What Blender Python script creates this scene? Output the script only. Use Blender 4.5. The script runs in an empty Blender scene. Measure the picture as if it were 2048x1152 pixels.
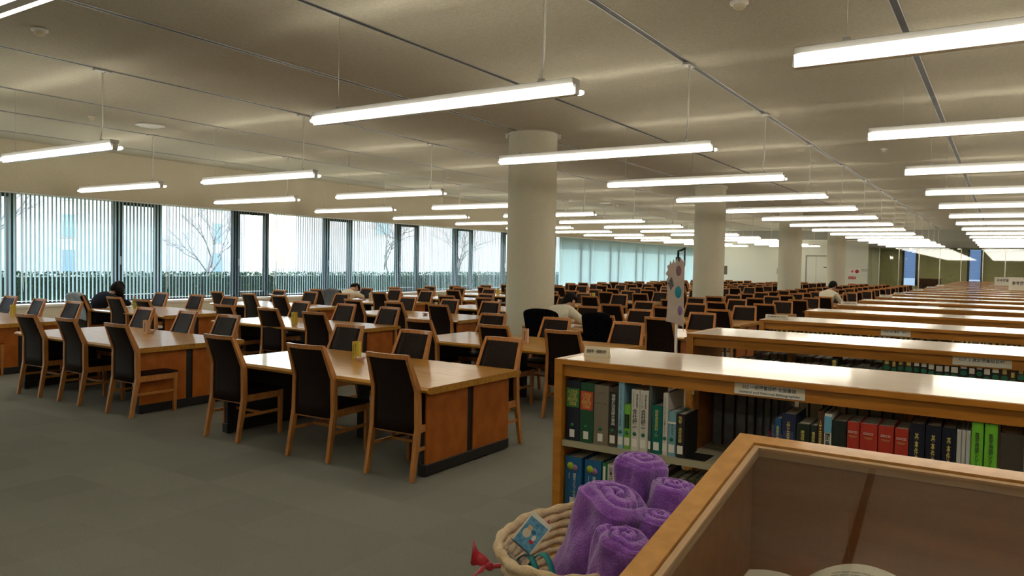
import bpy, bmesh, math, random
from mathutils import Vector, Matrix, noise
random.seed(7)
D = bpy.data
SC = bpy.context.scene
COL = SC.collection
PI = math.pi

# ------------------------------------------------------------------ camera
YAW, PIT, ROL, FPX, CAMH = 0.57773115, -0.03306497, 0.01928456, 1510.88, 1.7
fw = Vector((-math.sin(YAW) * math.cos(PIT), math.cos(YAW) * math.cos(PIT), math.sin(PIT)))
rt = Vector((math.cos(YAW), math.sin(YAW), 0))
up = rt.cross(fw)
r2 = rt * math.cos(ROL) + up * math.sin(ROL)
u2 = -rt * math.sin(ROL) + up * math.cos(ROL)
cam_d = D.cameras.new('camera')
cam_d.sensor_width = 36
cam_d.lens = FPX / 2048 * 36
cam_d.clip_start = 0.05
cam_d.clip_end = 400
cam = D.objects.new('camera', cam_d)
cam.matrix_world = Matrix(((r2.x, u2.x, -fw.x, 0), (r2.y, u2.y, -fw.y, 0), (r2.z, u2.z, -fw.z, CAMH), (0, 0, 0, 1)))
COL.objects.link(cam)
SC.camera = cam

# ------------------------------------------------------------------ world, sun, exposure
w = D.worlds.new('sky')
SC.world = w
w.use_nodes = True
nt = w.node_tree
nt.nodes.clear()
sky = nt.nodes.new('ShaderNodeTexSky')
sky.sky_type = 'NISHITA'
sky.sun_disc = False
sky.sun_elevation = math.radians(48)
sky.sun_rotation = math.radians(-60)
sky.air_density = 1.4
sky.dust_density = 1.0
bg = nt.nodes.new('ShaderNodeBackground')
bg.inputs['Strength'].default_value = 0.8
wo = nt.nodes.new('ShaderNodeOutputWorld')
nt.links.new(sky.outputs[0], bg.inputs[0])
nt.links.new(bg.outputs[0], wo.inputs[0])
sun_d = D.lights.new('sun', 'SUN')
sun_d.energy = 3.5
sun_d.angle = math.radians(0.6)
sun_d.color = (1, .95, .86)
sun = D.objects.new('sun', sun_d)
sun_dir = Vector((0.80, -0.35, -0.62)).normalized()     # light travels this way: in through the windows
sun.rotation_euler = sun_dir.to_track_quat('-Z', 'Y').to_euler()
COL.objects.link(sun)
TUBE_STRENGTH = 9.0
SC.view_settings.view_transform = 'Standard'
SC.view_settings.look = 'None'
SC.view_settings.gamma = 1
SC.view_settings.use_curve_mapping = False
SC.view_settings.exposure = 1.05

# ------------------------------------------------------------------ helpers
tmp = D.scenes.new('tmp')


def bake(ob):
    """evaluate modifiers / text of a temporary object into a mesh"""
    tmp.collection.objects.link(ob)
    tmp.view_layers[0].update()
    dg = tmp.view_layers[0].depsgraph
    me = D.meshes.new_from_object(ob.evaluated_get(dg), depsgraph=dg)
    tmp.collection.objects.unlink(ob)
    D.objects.remove(ob)
    return me


class MB:
    def __init__(s):
        s.v, s.f, s.m, s.sm = [], [], [], []

    def add(s, vs, fs, mi=0, smooth=False, mat=None):
        o = len(s.v)
        for p in vs:
            p = Vector(p)
            s.v.append(tuple(mat @ p) if mat else tuple(p))
        for f in fs:
            s.f.append([i + o for i in f])
            s.m.append(mi)
            s.sm.append(smooth)
        return s

    def box(s, x0, x1, y0, y1, z0, z1, mi=0, mat=None, c=0.0):
        if c <= 0:
            vs = [(x, y, z) for z in (z0, z1) for y in (y0, y1) for x in (x0, x1)]
            fs = [(0, 2, 3, 1), (4, 5, 7, 6), (0, 1, 5, 4), (2, 6, 7, 3), (0, 4, 6, 2), (1, 3, 7, 5)]
            return s.add(vs, fs, mi, False, mat)
        bm = bmesh.new()
        bmesh.ops.create_cube(bm, size=1)
        for v in bm.verts:
            v.co = Vector(((x0 + x1) / 2 + v.co.x * (x1 - x0), (y0 + y1) / 2 + v.co.y * (y1 - y0), (z0 + z1) / 2 + v.co.z * (z1 - z0)))
        bmesh.ops.bevel(bm, geom=bm.edges[:], offset=c, segments=1, affect='EDGES')
        bm.verts.index_update()
        s.add([v.co.copy() for v in bm.verts], [[v.index for v in f.verts] for f in bm.faces], mi, False, mat)
        bm.free()
        return s

    def bar(s, p, q, w, d, mi=0, w2=None, d2=None, side=(1, 0, 0)):
        """tapered rectangular bar from p to q; w across 'side', d the other way"""
        p, q = Vector(p), Vector(q)
        a = (q - p).normalized()
        sx = Vector(side)
        sx = (sx - a * sx.dot(a)).normalized()
        sy = a.cross(sx)
        w2 = w if w2 is None else w2
        d2 = d if d2 is None else d2
        vs = []
        for c, ww, dd in ((p, w, d), (q, w2, d2)):
            for i, j in ((-1, -1), (1, -1), (1, 1), (-1, 1)):
                vs.append(c + sx * (i * ww / 2) + sy * (j * dd / 2))
        return s.add(vs, [(0, 3, 2, 1), (4, 5, 6, 7), (0, 1, 5, 4), (1, 2, 6, 5), (2, 3, 7, 6), (3, 0, 4, 7)], mi)

    def tube(s, pts, r, n=8, mi=0, closed=False, cap=True, smooth=True):
        pts = [Vector(p) for p in pts]
        N = len(pts)
        rs = r if isinstance(r, (list, tuple)) else [r] * N
        vs, fs = [], []
        prev = None
        for i, p in enumerate(pts):
            if closed:
                t = (pts[(i + 1) % N] - pts[i - 1]).normalized()
            else:
                t = (pts[min(i + 1, N - 1)] - pts[max(i - 1, 0)]).normalized()
            if prev is None:
                a = Vector((0, 0, 1)) if abs(t.z) < .9 else Vector((1, 0, 0))
                nx = t.cross(a).normalized()
            else:
                nx = (prev - t * prev.dot(t)).normalized()
            prev = nx
            ny = t.cross(nx)
            for k in range(n):
                an = 2 * PI * k / n
                vs.append(p + nx * (rs[i] * math.cos(an)) + ny * (rs[i] * math.sin(an)))
        for i in range(N if closed else N - 1):
            j = (i + 1) % N
            for k in range(n):
                l = (k + 1) % n
                fs.append((i * n + k, i * n + l, j * n + l, j * n + k))
        s.add(vs, fs, mi, smooth)
        if cap and not closed:
            o = len(s.v) - N * n
            s.f.append([o + k for k in range(n)][::-1]); s.m.append(mi); s.sm.append(False)
            s.f.append([o + (N - 1) * n + k for k in range(n)]); s.m.append(mi); s.sm.append(False)
        return s

    def lathe(s, prof, n=24, mi=0, o=(0, 0, 0), smooth=True):
        """prof: list of (r, z)"""
        vs, fs = [], []
        for r_, z in prof:
            for k in range(n):
                an = 2 * PI * k / n
                vs.append((o[0] + r_ * math.cos(an), o[1] + r_ * math.sin(an), o[2] + z))
        for i in range(len(prof) - 1):
            for k in range(n):
                l = (k + 1) % n
                fs.append((i * n + k, i * n + l, (i + 1) * n + l, (i + 1) * n + k))
        return s.add(vs, fs, mi, smooth)

    def prism(s, prof, x0, x1, mi=0, axis='x', smooth=False):
        """extrude a 2-D outline; axis x: prof is (y, z); axis y: (x, z); axis z: (x, y)"""
        n = len(prof)
        vs = []
        for e in (x0, x1):
            for a, b in prof:
                vs.append((e, a, b) if axis == 'x' else ((a, e, b) if axis == 'y' else (a, b, e)))
        fs = [(i, (i + 1) % n, n + (i + 1) % n, n + i) for i in range(n)]
        fs += [tuple(range(n))[::-1], tuple(range(n, 2 * n))]
        return s.add(vs, fs, mi, smooth)

    def ball(s, c, r, n=10, mi=0, sc=(1, 1, 1)):
        prof = []
        vs, fs = [], []
        m = n
        for i in range(1, m):
            th = PI * i / m
            for k in range(n * 2):
                an = PI * k / n
                vs.append((c[0] + r * sc[0] * math.sin(th) * math.cos(an), c[1] + r * sc[1] * math.sin(th) * math.sin(an), c[2] + r * sc[2] * math.cos(th)))
        N = n * 2
        for i in range(m - 2):
            for k in range(N):
                fs.append((i * N + k, i * N + (k + 1) % N, (i + 1) * N + (k + 1) % N, (i + 1) * N + k))
        vs.append((c[0], c[1], c[2] + r * sc[2]))
        vs.append((c[0], c[1], c[2] - r * sc[2]))
        t = len(vs)
        for k in range(N):
            fs.append((t - 2, (k + 1) % N, k))
            fs.append((t - 1, (m - 2) * N + k, (m - 2) * N + (k + 1) % N))
        return s.add(vs, fs, mi, True)

    def mesh(s, name, mats):
        me = D.meshes.new(name)
        me.from_pydata(s.v, [], s.f)
        for m_ in (mats if isinstance(mats, (list, tuple)) else [mats]):
            me.materials.append(m_)
        me.polygons.foreach_set('material_index', s.m)
        me.polygons.foreach_set('use_smooth', s.sm)
        bm = bmesh.new()
        bm.from_mesh(me)
        bmesh.ops.recalc_face_normals(bm, faces=bm.faces[:])
        bm.to_mesh(me)
        bm.free()
        me.update()
        return me


def put(name, me, parent=None, loc=(0, 0, 0), rot=(0, 0, 0)):
    o = D.objects.new(name, me)
    COL.objects.link(o)
    o.location = loc
    o.rotation_euler = rot
    if parent:
        o.parent = parent
    return o


def tag(o, label, cat, group=None, kind=None):
    o['label'] = label
    o['category'] = cat
    if group:
        o['group'] = group
    if kind:
        o['kind'] = kind
    return o


def thing(name, label, cat, loc=(0, 0, 0), rz=0, group=None):
    return tag(put(name, None, None, loc, (0, 0, rz)), label, cat, group)


def struct(name, mb, mats, label=None):
    o = put(name, mb.mesh(name, mats))
    o['kind'] = 'structure'
    if label:
        o['label'] = label
    return o


def copy_tree(o, parent=None):
    c = o.copy()
    COL.objects.link(c)
    if parent:
        c.parent = parent
    for ch in list(o.children):
        copy_tree(ch, c)
    return c


TM = {}


def text_me(body, mat):
    k = (body, mat.name)
    if k not in TM:
        cu = D.curves.new('t', 'FONT')
        cu.body = body
        cu.align_x = 'CENTER'
        cu.align_y = 'CENTER'
        cu.space_line = .92
        cu.offset = 0.012
        cu.resolution_u = 2
        me = bake(D.objects.new('t', cu))
        D.curves.remove(cu)
        xs = [v.co.x for v in me.vertices] or [0, 1]
        ys = [v.co.y for v in me.vertices] or [0, 1]
        cx, cy, sx, sy = (max(xs) + min(xs)) / 2, (max(ys) + min(ys)) / 2, max(xs) - min(xs), max(ys) - min(ys)
        for v in me.vertices:
            v.co = ((v.co.x - cx) / sx, (v.co.y - cy) / sy, 0)
        me.materials.clear()
        me.materials.append(mat)
        TM[k] = me
    return TM[k]


def text(name, body, mat, w_, h_, loc, parent=None, rot=(PI / 2, 0, 0)):
    """lettering fitted into a w x h box; faces -Y by default"""
    o = put(name, text_me(body, mat), parent, loc, rot)
    o.scale = (w_, h_, 1)
    return o


def vert(sx):
    return '\n'.join(sx.replace('ー', '|'))


# ------------------------------------------------------------------ materials
def mat(name, col, rough=.6, metal=0., coat=0., spec=.5, emit=None, es=0., alpha=1., sheen=0., trans=0.):
    m = D.materials.new(name)
    m.use_nodes = True
    b = m.node_tree.nodes['Principled BSDF']
    b.inputs['Base Color'].default_value = (*col, 1)
    b.inputs['Roughness'].default_value = rough
    b.inputs['Metallic'].default_value = metal
    b.inputs['Specular IOR Level'].default_value = spec
    b.inputs['Coat Weight'].default_value = coat
    b.inputs['Coat Roughness'].default_value = .12
    b.inputs['Sheen Weight'].default_value = sheen
    b.inputs['Transmission Weight'].default_value = trans
    if emit:
        b.inputs['Emission Color'].default_value = (*emit, 1)
        b.inputs['Emission Strength'].default_value = es
    return m


def noisy(name, c1, c2, scale=5., rough=.6, stretch=(1, 1, 1), bump=0., bscale=None, detail=3., coat=0., coord='Object', spec=.5, sheen=0., rnd=True, crough=.12, lo=.35, hi=.65):
    m = mat(name, c1, rough, coat=coat, spec=spec, sheen=sheen)
    nt_ = m.node_tree
    N, L = nt_.nodes, nt_.links
    b = N['Principled BSDF']
    b.inputs['Coat Roughness'].default_value = crough
    tc = N.new('ShaderNodeTexCoord')
    mp = N.new('ShaderNodeMapping')
    mp.inputs['Scale'].default_value = stretch
    L.new(tc.outputs[coord], mp.inputs[0])
    if rnd:
        oi = N.new('ShaderNodeObjectInfo')
        cm = N.new('ShaderNodeCombineXYZ')
        ml = N.new('ShaderNodeMath')
        ml.operation = 'MULTIPLY'
        ml.inputs[1].default_value = 37
        L.new(oi.outputs['Random'], ml.inputs[0])
        L.new(ml.outputs[0], cm.inputs[0])
        L.new(ml.outputs[0], cm.inputs[1])
        L.new(cm.outputs[0], mp.inputs['Location'])
    nz = N.new('ShaderNodeTexNoise')
    nz.inputs['Scale'].default_value = scale
    nz.inputs['Detail'].default_value = detail
    L.new(mp.outputs[0], nz.inputs[0])
    cr = N.new('ShaderNodeValToRGB')
    cr.color_ramp.elements[0].position = lo
    cr.color_ramp.elements[1].position = hi
    cr.color_ramp.elements[0].color = (*c1, 1)
    cr.color_ramp.elements[1].color = (*c2, 1)
    L.new(nz.outputs[0], cr.inputs[0])
    L.new(cr.outputs[0], b.inputs['Base Color'])
    if bump:
        n2 = N.new('ShaderNodeTexNoise')
        n2.inputs['Scale'].default_value = bscale or scale * 4
        n2.inputs['Detail'].default_value = 2
        L.new(tc.outputs[coord], n2.inputs[0])
        bp = N.new('ShaderNodeBump')
        bp.inputs['Strength'].default_value = bump
        bp.inputs['Distance'].default_value = .01
        L.new(n2.outputs[0], bp.inputs['Height'])
        L.new(bp.outputs[0], b.inputs['Normal'])
    return m


M = {}
M['table_top'] = noisy('table_top_wood', (.38, .17, .02), (.50, .245, .035), 4, .42, (1, 9, 9), coat=.42, crough=.12, spec=.35)
M['table_side'] = noisy('table_side_wood', (.34, .088, .010), (.43, .125, .016), 5, .5, (9, 1.5, 1.2), coat=.05, spec=.25)
M['chair_wood'] = noisy('chair_wood', (.40, .155, .032), (.52, .215, .05), 6, .5, (6, 6, 1), coat=.25)
M['leather'] = noisy('brown_leatherette', (.011, .006, .0045), (.018, .009, .007), 40, .5, (1, 1, 1), .1, 250, spec=.14)
M['black'] = mat('black_paint', (.008, .008, .008), .5)
M['case_wood'] = noisy('bookcase_wood', (.38, .14, .011), (.48, .19, .018), 5, .4, (1, 6, 6), coat=.25)
M['case_top'] = noisy('bookcase_top', (.50, .31, .14), (.58, .38, .19), 7, .33, (1, 12, 12), coat=.9, crough=.09)
M['shelf'] = mat('beige_shelf_metal', (.36, .33, .22), .45)
M['frame_wood'] = noisy('display_frame_wood', (.46, .22, .045), (.56, .28, .07), 5, .4, (5, 5, 5), coat=.3)
M['inner_wood'] = noisy('display_inner_wood', (.26, .10, .026), (.32, .13, .036), 4, .5, (1, 6, 6))
M['strip_wood'] = mat('pale_wood_strip', (.5, .33, .18), .5)
M['wall'] = noisy('cream_wall_cloth', (.60, .56, .43), (.64, .60, .47), 30, .85, bump=.05, bscale=200, rnd=False)
M['wall_white'] = noisy('white_wall_cloth', (.72, .72, .62), (.76, .76, .66), 30, .85, rnd=False)
M['column'] = noisy('column_plaster', (.66, .64, .52), (.70, .68, .56), 20, .85, (1, 1, 6), rnd=False)
M['ceiling'] = noisy('sprayed_ceiling_board', (.43, .405, .315), (.52, .49, .385), 45, .95, bump=.6, bscale=70, rnd=False, lo=.3, hi=.7)
M['grey_panel'] = mat('grey_soffit', (.30, .29, .25), .8)
M['aluminium'] = mat('aluminium', (.55, .53, .47), .35, 1)
M['steel'] = mat('galvanised_steel', (.52, .52, .5), .45, .8)
M['white_metal'] = mat('white_enamel', (.8, .79, .74), .4)
M['dark_frame'] = mat('dark_window_frame', (.014, .017, .02), .45)
M['white'] = mat('white_paper', (.72, .70, .62), .7)
M['cream'] = mat('cream_paper', (.66, .60, .44), .7)
M['ink'] = mat('black_ink', (.02, .02, .02), .6)
M['gold'] = mat('gold_foil', (.55, .45, .12), .5)
M['silver_ink'] = mat('silver_ink', (.6, .6, .55), .5)
M['yellow'] = mat('yellow_card', (.62, .48, .06), .7)
M['peach'] = mat('peach_card', (.68, .43, .26), .7)
M['pink'] = noisy('patterned_pink_paper', (.62, .40, .35), (.72, .60, .56), 120, .7)
M['pages'] = noisy('page_edges', (.50, .46, .35), (.62, .57, .45), 60, .85, (1, 1, .05))
M['green_dot'] = mat('green_sticker', (.01, .16, .08), .5)
M['red'] = mat('red_plastic', (.5, .02, .03), .4)
M['pink_lamp'] = mat('pink_alarm_lamp', (.7, .2, .2), .3)
M['skin'] = mat('skin', (.55, .33, .22), .55)
M['hair'] = noisy('black_hair', (.004, .003, .003), (.012, .008, .006), 60, .55, (1, 1, .1), spec=.12)
M['navy'] = noisy('navy_knit', (.01, .012, .02), (.014, .016, .024), 50, .95, spec=.08)
M['cream_knit'] = noisy('cream_knit', (.66, .61, .47), (.74, .68, .54), 60, .9, sheen=.2, bump=.2, bscale=200)
M['black_cloth'] = noisy('black_wool', (.002, .002, .003), (.006, .006, .008), 30, 1.0, spec=.04)
M['grey_cloth'] = noisy('grey_wool', (.10, .11, .12), (.17, .18, .19), 14, .95, sheen=.2)
M['pale_cloth'] = noisy('pale_grey_fleece', (.20, .23, .25), (.30, .33, .35), 10, .95, sheen=.2)
M['trouser'] = mat('dark_trousers', (.02, .02, .03), .9)
M['wicker'] = noisy('straw', (.55, .40, .22), (.72, .57, .36), 18, .7, (1, 1, 1), bump=.4, bscale=120)
M['ribbon'] = mat('red_satin', (.52, .01, .03), .4, sheen=.3)
M['teal'] = mat('teal_webbing', (.01, .25, .24), .6)
M['clear'] = mat('clear_acrylic', (.92, .94, .93), .04, trans=.97)
M['fabric_p'] = noisy('purple_fleece', (.20, .055, .36), (.32, .11, .52), 22, .95, sheen=.5, bump=.5, bscale=160, rnd=False)
M['blue_card'] = noisy('blue_print', (.05, .22, .42), (.16, .40, .58), 90, .6)
M['hedge'] = noisy('hedge_leaf', (.02, .06, .03), (.05, .10, .035), 8, .6, spec=.3)
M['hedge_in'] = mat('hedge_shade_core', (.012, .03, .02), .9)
M['bark'] = mat('bark', (.26, .20, .17), .9)
M['ground'] = noisy('lawn', (.10, .12, .05), (.2, .18, .10), 3, .9)
M['bldg'] = noisy('pinkish_brick', (.50, .40, .37), (.56, .45, .42), 3, .85)
M['bldg_glass'] = mat('office_glass', (.24, .30, .34), .3)
M['olive'] = noisy('olive_wall', (.60, .59, .32), (.66, .65, .37), 5, .8, rnd=False)
M['dark_wood'] = mat('dark_counter_wood', (.10, .04, .02), .5)


def carpet():
    m = noisy('carpet', (.18, .18, .155), (.27, .268, .23), 220, .97, bump=.5, bscale=400, rnd=False, spec=.1, detail=2)
    N, L = m.node_tree.nodes, m.node_tree.links
    b = N['Principled BSDF']
    cr = [n for n in N if n.type == 'VALTORGB'][0]
    tc = [n for n in N if n.type == 'TEX_COORD'][0]
    v = N.new('ShaderNodeVectorMath')
    v.operation = 'MULTIPLY'
    v.inputs[1].default_value = (2, 2, 0)
    fl = N.new('ShaderNodeVectorMath')
    fl.operation = 'FLOOR'
    wn = N.new('ShaderNodeTexWhiteNoise')
    wn.noise_dimensions = '2D'
    mr = N.new('ShaderNodeMapRange')
    mr.inputs['To Min'].default_value = .94
    mr.inputs['To Max'].default_value = 1.06
    L.new(tc.outputs['Object'], v.inputs[0])
    L.new(v.outputs[0], fl.inputs[0])
    L.new(fl.outputs[0], wn.inputs['Vector'])
    L.new(wn.outputs['Value'], mr.inputs[0])
    mx = N.new('ShaderNodeVectorMath')
    mx.operation = 'SCALE'
    L.new(cr.outputs[0], mx.inputs[0])
    L.new(mr.outputs[0], mx.inputs['Scale'])
    L.new(mx.outputs[0], b.inputs['Base Color'])
    return m


M['carpet'] = carpet()


def glass(name, tint=(.95, .98, .97), refl=1.0, ior=1.45):
    m = D.materials.new(name)
    m.use_nodes = True
    N, L = m.node_tree.nodes, m.node_tree.links
    N.clear()
    o = N.new('ShaderNodeOutputMaterial')
    t = N.new('ShaderNodeBsdfTransparent')
    t.inputs[0].default_value = (*tint, 1)
    g = N.new('ShaderNodeBsdfGlossy')
    g.inputs['Roughness'].default_value = .02
    f = N.new('ShaderNodeFresnel')
    f.inputs[0].default_value = ior
    mm = N.new('ShaderNodeMath')
    mm.operation = 'MULTIPLY'
    mm.inputs[1].default_value = refl
    mm.use_clamp = True
    mx = N.new('ShaderNodeMixShader')
    L.new(f.outputs[0], mm.inputs[0])
    ge = N.new('ShaderNodeNewGeometry')
    sb = N.new('ShaderNodeMath')
    sb.operation = 'SUBTRACT'
    sb.inputs[0].default_value = 1
    m3 = N.new('ShaderNodeMath')
    m3.operation = 'MULTIPLY'
    L.new(ge.outputs['Backfacing'], sb.inputs[1])
    L.new(mm.outputs[0], m3.inputs[0])
    L.new(sb.outputs[0], m3.inputs[1])
    L.new(m3.outputs[0], mx.inputs[0])
    L.new(t.outputs[0], mx.inputs[1])
    L.new(g.outputs[0], mx.inputs[2])
    L.new(mx.outputs[0], o.inputs[0])
    return m


M['glass'] = glass('window_glass')
M['glass_case'] = glass('display_glass', (.93, .92, .9), 1.3, 1.6)
M['glass_room'] = glass('partition_glass', (.84, .85, .78), 2.2, 1.55)


def slat_mat(name, col, tr):
    m = D.materials.new(name)
    m.use_nodes = True
    N, L = m.node_tree.nodes, m.node_tree.links
    N.clear()
    o = N.new('ShaderNodeOutputMaterial')
    d = N.new('ShaderNodeBsdfDiffuse')
    d.inputs[0].default_value = (*col, 1)
    t = N.new('ShaderNodeBsdfTranslucent')
    t.inputs[0].default_value = (*tr, 1)
    mx = N.new('ShaderNodeMixShader')
    mx.inputs[0].default_value = .5
    L.new(d.outputs[0], mx.inputs[1])
    L.new(t.outputs[0], mx.inputs[2])
    L.new(mx.outputs[0], o.inputs[0])
    return m


M['slat'] = slat_mat('blind_fabric', (.52, .58, .56), (.32, .45, .46))
M['slat_in'] = slat_mat('far_blind_fabric', (.30, .42, .60), (.35, .5, .75))
M['tube'] = mat('fluorescent_tube', (1, 1, 1), .5, emit=(1, .92, .77), es=TUBE_STRENGTH)
M['reflector'] = mat('white_reflector', (.86, .85, .8), .3)

# ------------------------------------------------------------------ room
XL, XG, XR = -16.17, -16.55, 7.0          # wall face, window glass, right wall
YB, YF, ZC = -4.0, 46.2, 3.9
SILL, HEAD = 0.69, 2.91

struct('floor', MB().box(-17, 7.2, YB - .2, 52, -.1, 0), M['carpet'])
struct('ceiling', MB().box(-17, 7.2, YB - .2, 46.6, ZC, ZC + .15), M['ceiling'])
mb = MB()
mb.box(-17, XL, YB, YF, HEAD, ZC)                     # wall above the windows
mb.box(-17, XL, YB, YF, 0, SILL - .05)                # wall below
mb.box(-17, XL, YB - .2, YB + 2, SILL - .05, HEAD)
struct('wall_left', mb, M['wall'])
struct('trim_1', MB().box(-17, XL + .03, YB + 2, YF, SILL - .05, SILL), M['white_metal'], 'pale window sill board')
struct('wall_behind', MB().box(-17, 7.2, YB - .2, YB, 0, ZC), M['wall'])
struct('wall_right', MB().box(XR, XR + .2, YB, 52, 0, ZC), M['wall'])
mb = MB()
mb.box(-17, -6.43, YF, YF + .25, 0, 3.36)
struct('wall_back', mb, M['wall_white'])
struct('trim_2', MB().box(-17, 7.2, YF - .02, YF + .25, 3.37, ZC), M['grey_panel'], 'grey soffit band above the white end wall')
struct('wall_bulkhead', MB().box(-6.43, XR, YF, YF + .25, 2.95, 3.36), M['grey_panel'])
struct('wall_end', MB().box(-6.6, XR, 51.6, 51.8, 0, 3.9).box(-6.63, -6.43, YF + .25, 51.6, 0, 3.9), M['olive'])
struct('ceiling_end', MB().box(-6.6, XR, YF + .25, 51.8, 2.97, 3.05), M['olive'])

# faint board joints in the ceiling (thin strips crossing the tracks)
mb = MB()
for k in range(18):
    y = .4 + 2.8 * k
    mb.box(XL, XR, y, y + .004, ZC - .001, ZC)
struct('trim_3', mb, M['ceiling'], 'fine joints between the ceiling boards')

# windows: dark frames and panes, bay pitch 3.08
mb = MB()
BAY = 3.08
bays = []
y = 9.22 - BAY * 4
k = 0
while y < YF:
    bays.append((max(y, YB + 2), min(y + BAY, YF)))
    y += BAY
wi = 0
for (a, b_) in bays:
    if b_ <= YB + 2.2:
        continue
    wi += 1
    yo = min(a + 1.04, b_)                            # operable sash first, then a fixed light
    f = MB()
    f.box(XG - .05, XG + .06, a - .04, a + .04, SILL, HEAD + .1)
    f.box(XG - .05, XG + .06, yo - .03, yo + .03, SILL, HEAD + .1)
    f.box(XG - .05, XG + .06, a, b_, SILL - .02, SILL + .05)
    f.box(XG - .05, XG + .06, a, b_, HEAD + .0, HEAD + .1)
    fo = struct('window_%d' % wi, f, M['dark_frame'])
    s_ = MB()
    s_.box(XG - .03, XG + .09, a + .04, a + .13, SILL + .05, HEAD)
    s_.box(XG - .03, XG + .09, yo - .12, yo - .03, SILL + .05, HEAD)
    s_.box(XG - .03, XG + .09, a + .13, yo - .12, SILL + .05, SILL + .14)
    s_.box(XG - .03, XG + .09, a + .13, yo - .12, HEAD - .09, HEAD)
    put('sash', s_.mesh('sash', M['dark_frame']), fo)
    h_ = MB().box(XG + .09, XG + .12, a + .07, a + .09, 1.5, 1.68)
    put('window_handle', h_.mesh('window_handle', M['steel']), fo)
    p_ = MB().box(XG - .003, XG + .003, a + .04, yo - .03, SILL + .05, HEAD + .02).box(XG - .003, XG + .003, yo + .03, b_ - .04, SILL + .05, HEAD + .02)
    put('pane', p_.mesh('pane', M['glass']), fo)


# ceiling tracks
def track_mesh():
    m_ = MB()
    y0, y1 = YB + .1, 45.3
    m_.box(-.038, -.028, y0, y1, -.005, 0, 0)
    m_.box(.028, .038, y0, y1, -.005, 0, 0)
    m_.box(-.028, .028, y0, y1, -.001, 0, 1)
    return m_.mesh('ceiling_track', [M['steel'], M['black']])


TRK = [(-.84, 'nearest the bookcases, above the bookcase ends'), (-2.95, 'above the aisle between bookcases and tables'),
       (-5.09, 'above the nearest line of tables'), (-6.87, 'meeting the tops of the round columns'),
       (-9.02, 'above the middle line of tables, column side'), (-11.2, 'above the middle line of tables, window side'),
       (-13.07, 'above the window tables, inner side'), (-15.14, 'nearest the window wall')]
tme = track_mesh()
for x, d in TRK:
    tag(put('ceiling_track', tme, None, (x, 0, ZC)), 'slim metal slot track in the ceiling ' + d, 'ceiling track', 'slot tracks in the ceiling')


# pendant lamps
def lamp_proto():
    r_ = put('pendant_lamp', None)
    L_ = 1.36
    h = MB().box(-L_, L_, -.055, .055, -.045, 0, c=.004)
    put('housing', h.mesh('housing', M['steel']), r_)
    v = MB().prism([(-.055, -.046), (.055, -.046), (.03, -.12), (-.03, -.12)], -L_, L_)
    put('reflector', v.mesh('reflector', M['reflector']), r_)
    t = MB().tube([(-L_ - .0, 0, 0), (-L_ + .02, 0, 0), (L_ - .02, 0, 0), (L_, 0, 0)], [.012, .019, .019, .012], 10)
    tm = t.mesh('tube', M['tube'])
    e = MB().box(-.018, .018, -.02, .02, -.03, .035, c=.003)
    em = e.mesh('lamp_holder', M['white_metal'])
    for sy in (-1, 1):
        put('tube', tm, r_, (.02, sy * .078, -.088))
    for sx in (-1, 1):
        g = MB().box(sx * L_ - .012, sx * L_ + .012, -.032, .032, -.115, -.046)
        put('end_bracket', g.mesh('end_bracket', M['steel']), r_)
    c = MB().tube([(0, 0, 0), (0, 0, .85)], .0018, 5).box(-.02, .02, -.012, .012, 0, .03)
    cm = c.mesh('suspension_wire', M['steel'])
    for sx in (-1, 1):
        put('suspension_wire', cm, r_, (sx * 1.07, 0, 0))
    c = MB().tube([(1.02, .01, .0), (1.05, .01, .06), (1.075, .012, .2), (1.08, .012, .5), (1.08, .01, .8), (1.07, .08, .85)], .008, 6)
    put('power_cord', c.mesh('power_cord', M['white_metal']), r_)
    c = MB().box(1.03, 1.11, -.08, .1, .825, .848)
    put('ceiling_clip', c.mesh('ceiling_clip', M['steel']), r_)
    return r_


ORD = ['nearest', 'second', 'third', 'fourth', 'fifth', 'sixth', 'seventh', 'eighth', 'ninth', 'tenth', 'eleventh', 'twelfth', 'thirteenth', 'fourteenth', 'fifteenth', 'sixteenth', 'seventeenth', 'eighteenth', 'nineteenth', 'twentieth', 'twenty-first', 'twenty-second', 'twenty-third', 'farthest']
LC = [(.23, 'over the bookcases', -2), (-4.02, 'in the line beside the round columns', -2), (-10.11, 'in the middle line over the tables', -1), (-14.1, 'in the line beside the windows', -1), (5.0, 'on the right, unseen, added for light', -2)]  # last line of lamps is unseen, added to light the right-hand side
lp = None
for x, d, n0 in LC:
    for n in range(n0, 14 if x < 4 else 5):
        if lp is None:
            o = lp = lamp_proto()
        else:
            o = copy_tree(lp)
        o.location = (x + random.uniform(-.01, .01), 4.88 + 3.07 * n, 3.05)
        o.name = 'pendant_lamp'
        tag(o, (ORD[n] + ' hanging twin fluorescent tube lamp from the camera, ' + d) if n >= 0 else ('%s hanging twin fluorescent lamp behind the camera, ' % ('nearer', 'rearmost')[-n - 1] + d), 'pendant lamp', 'hanging fluorescent lamps')

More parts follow.
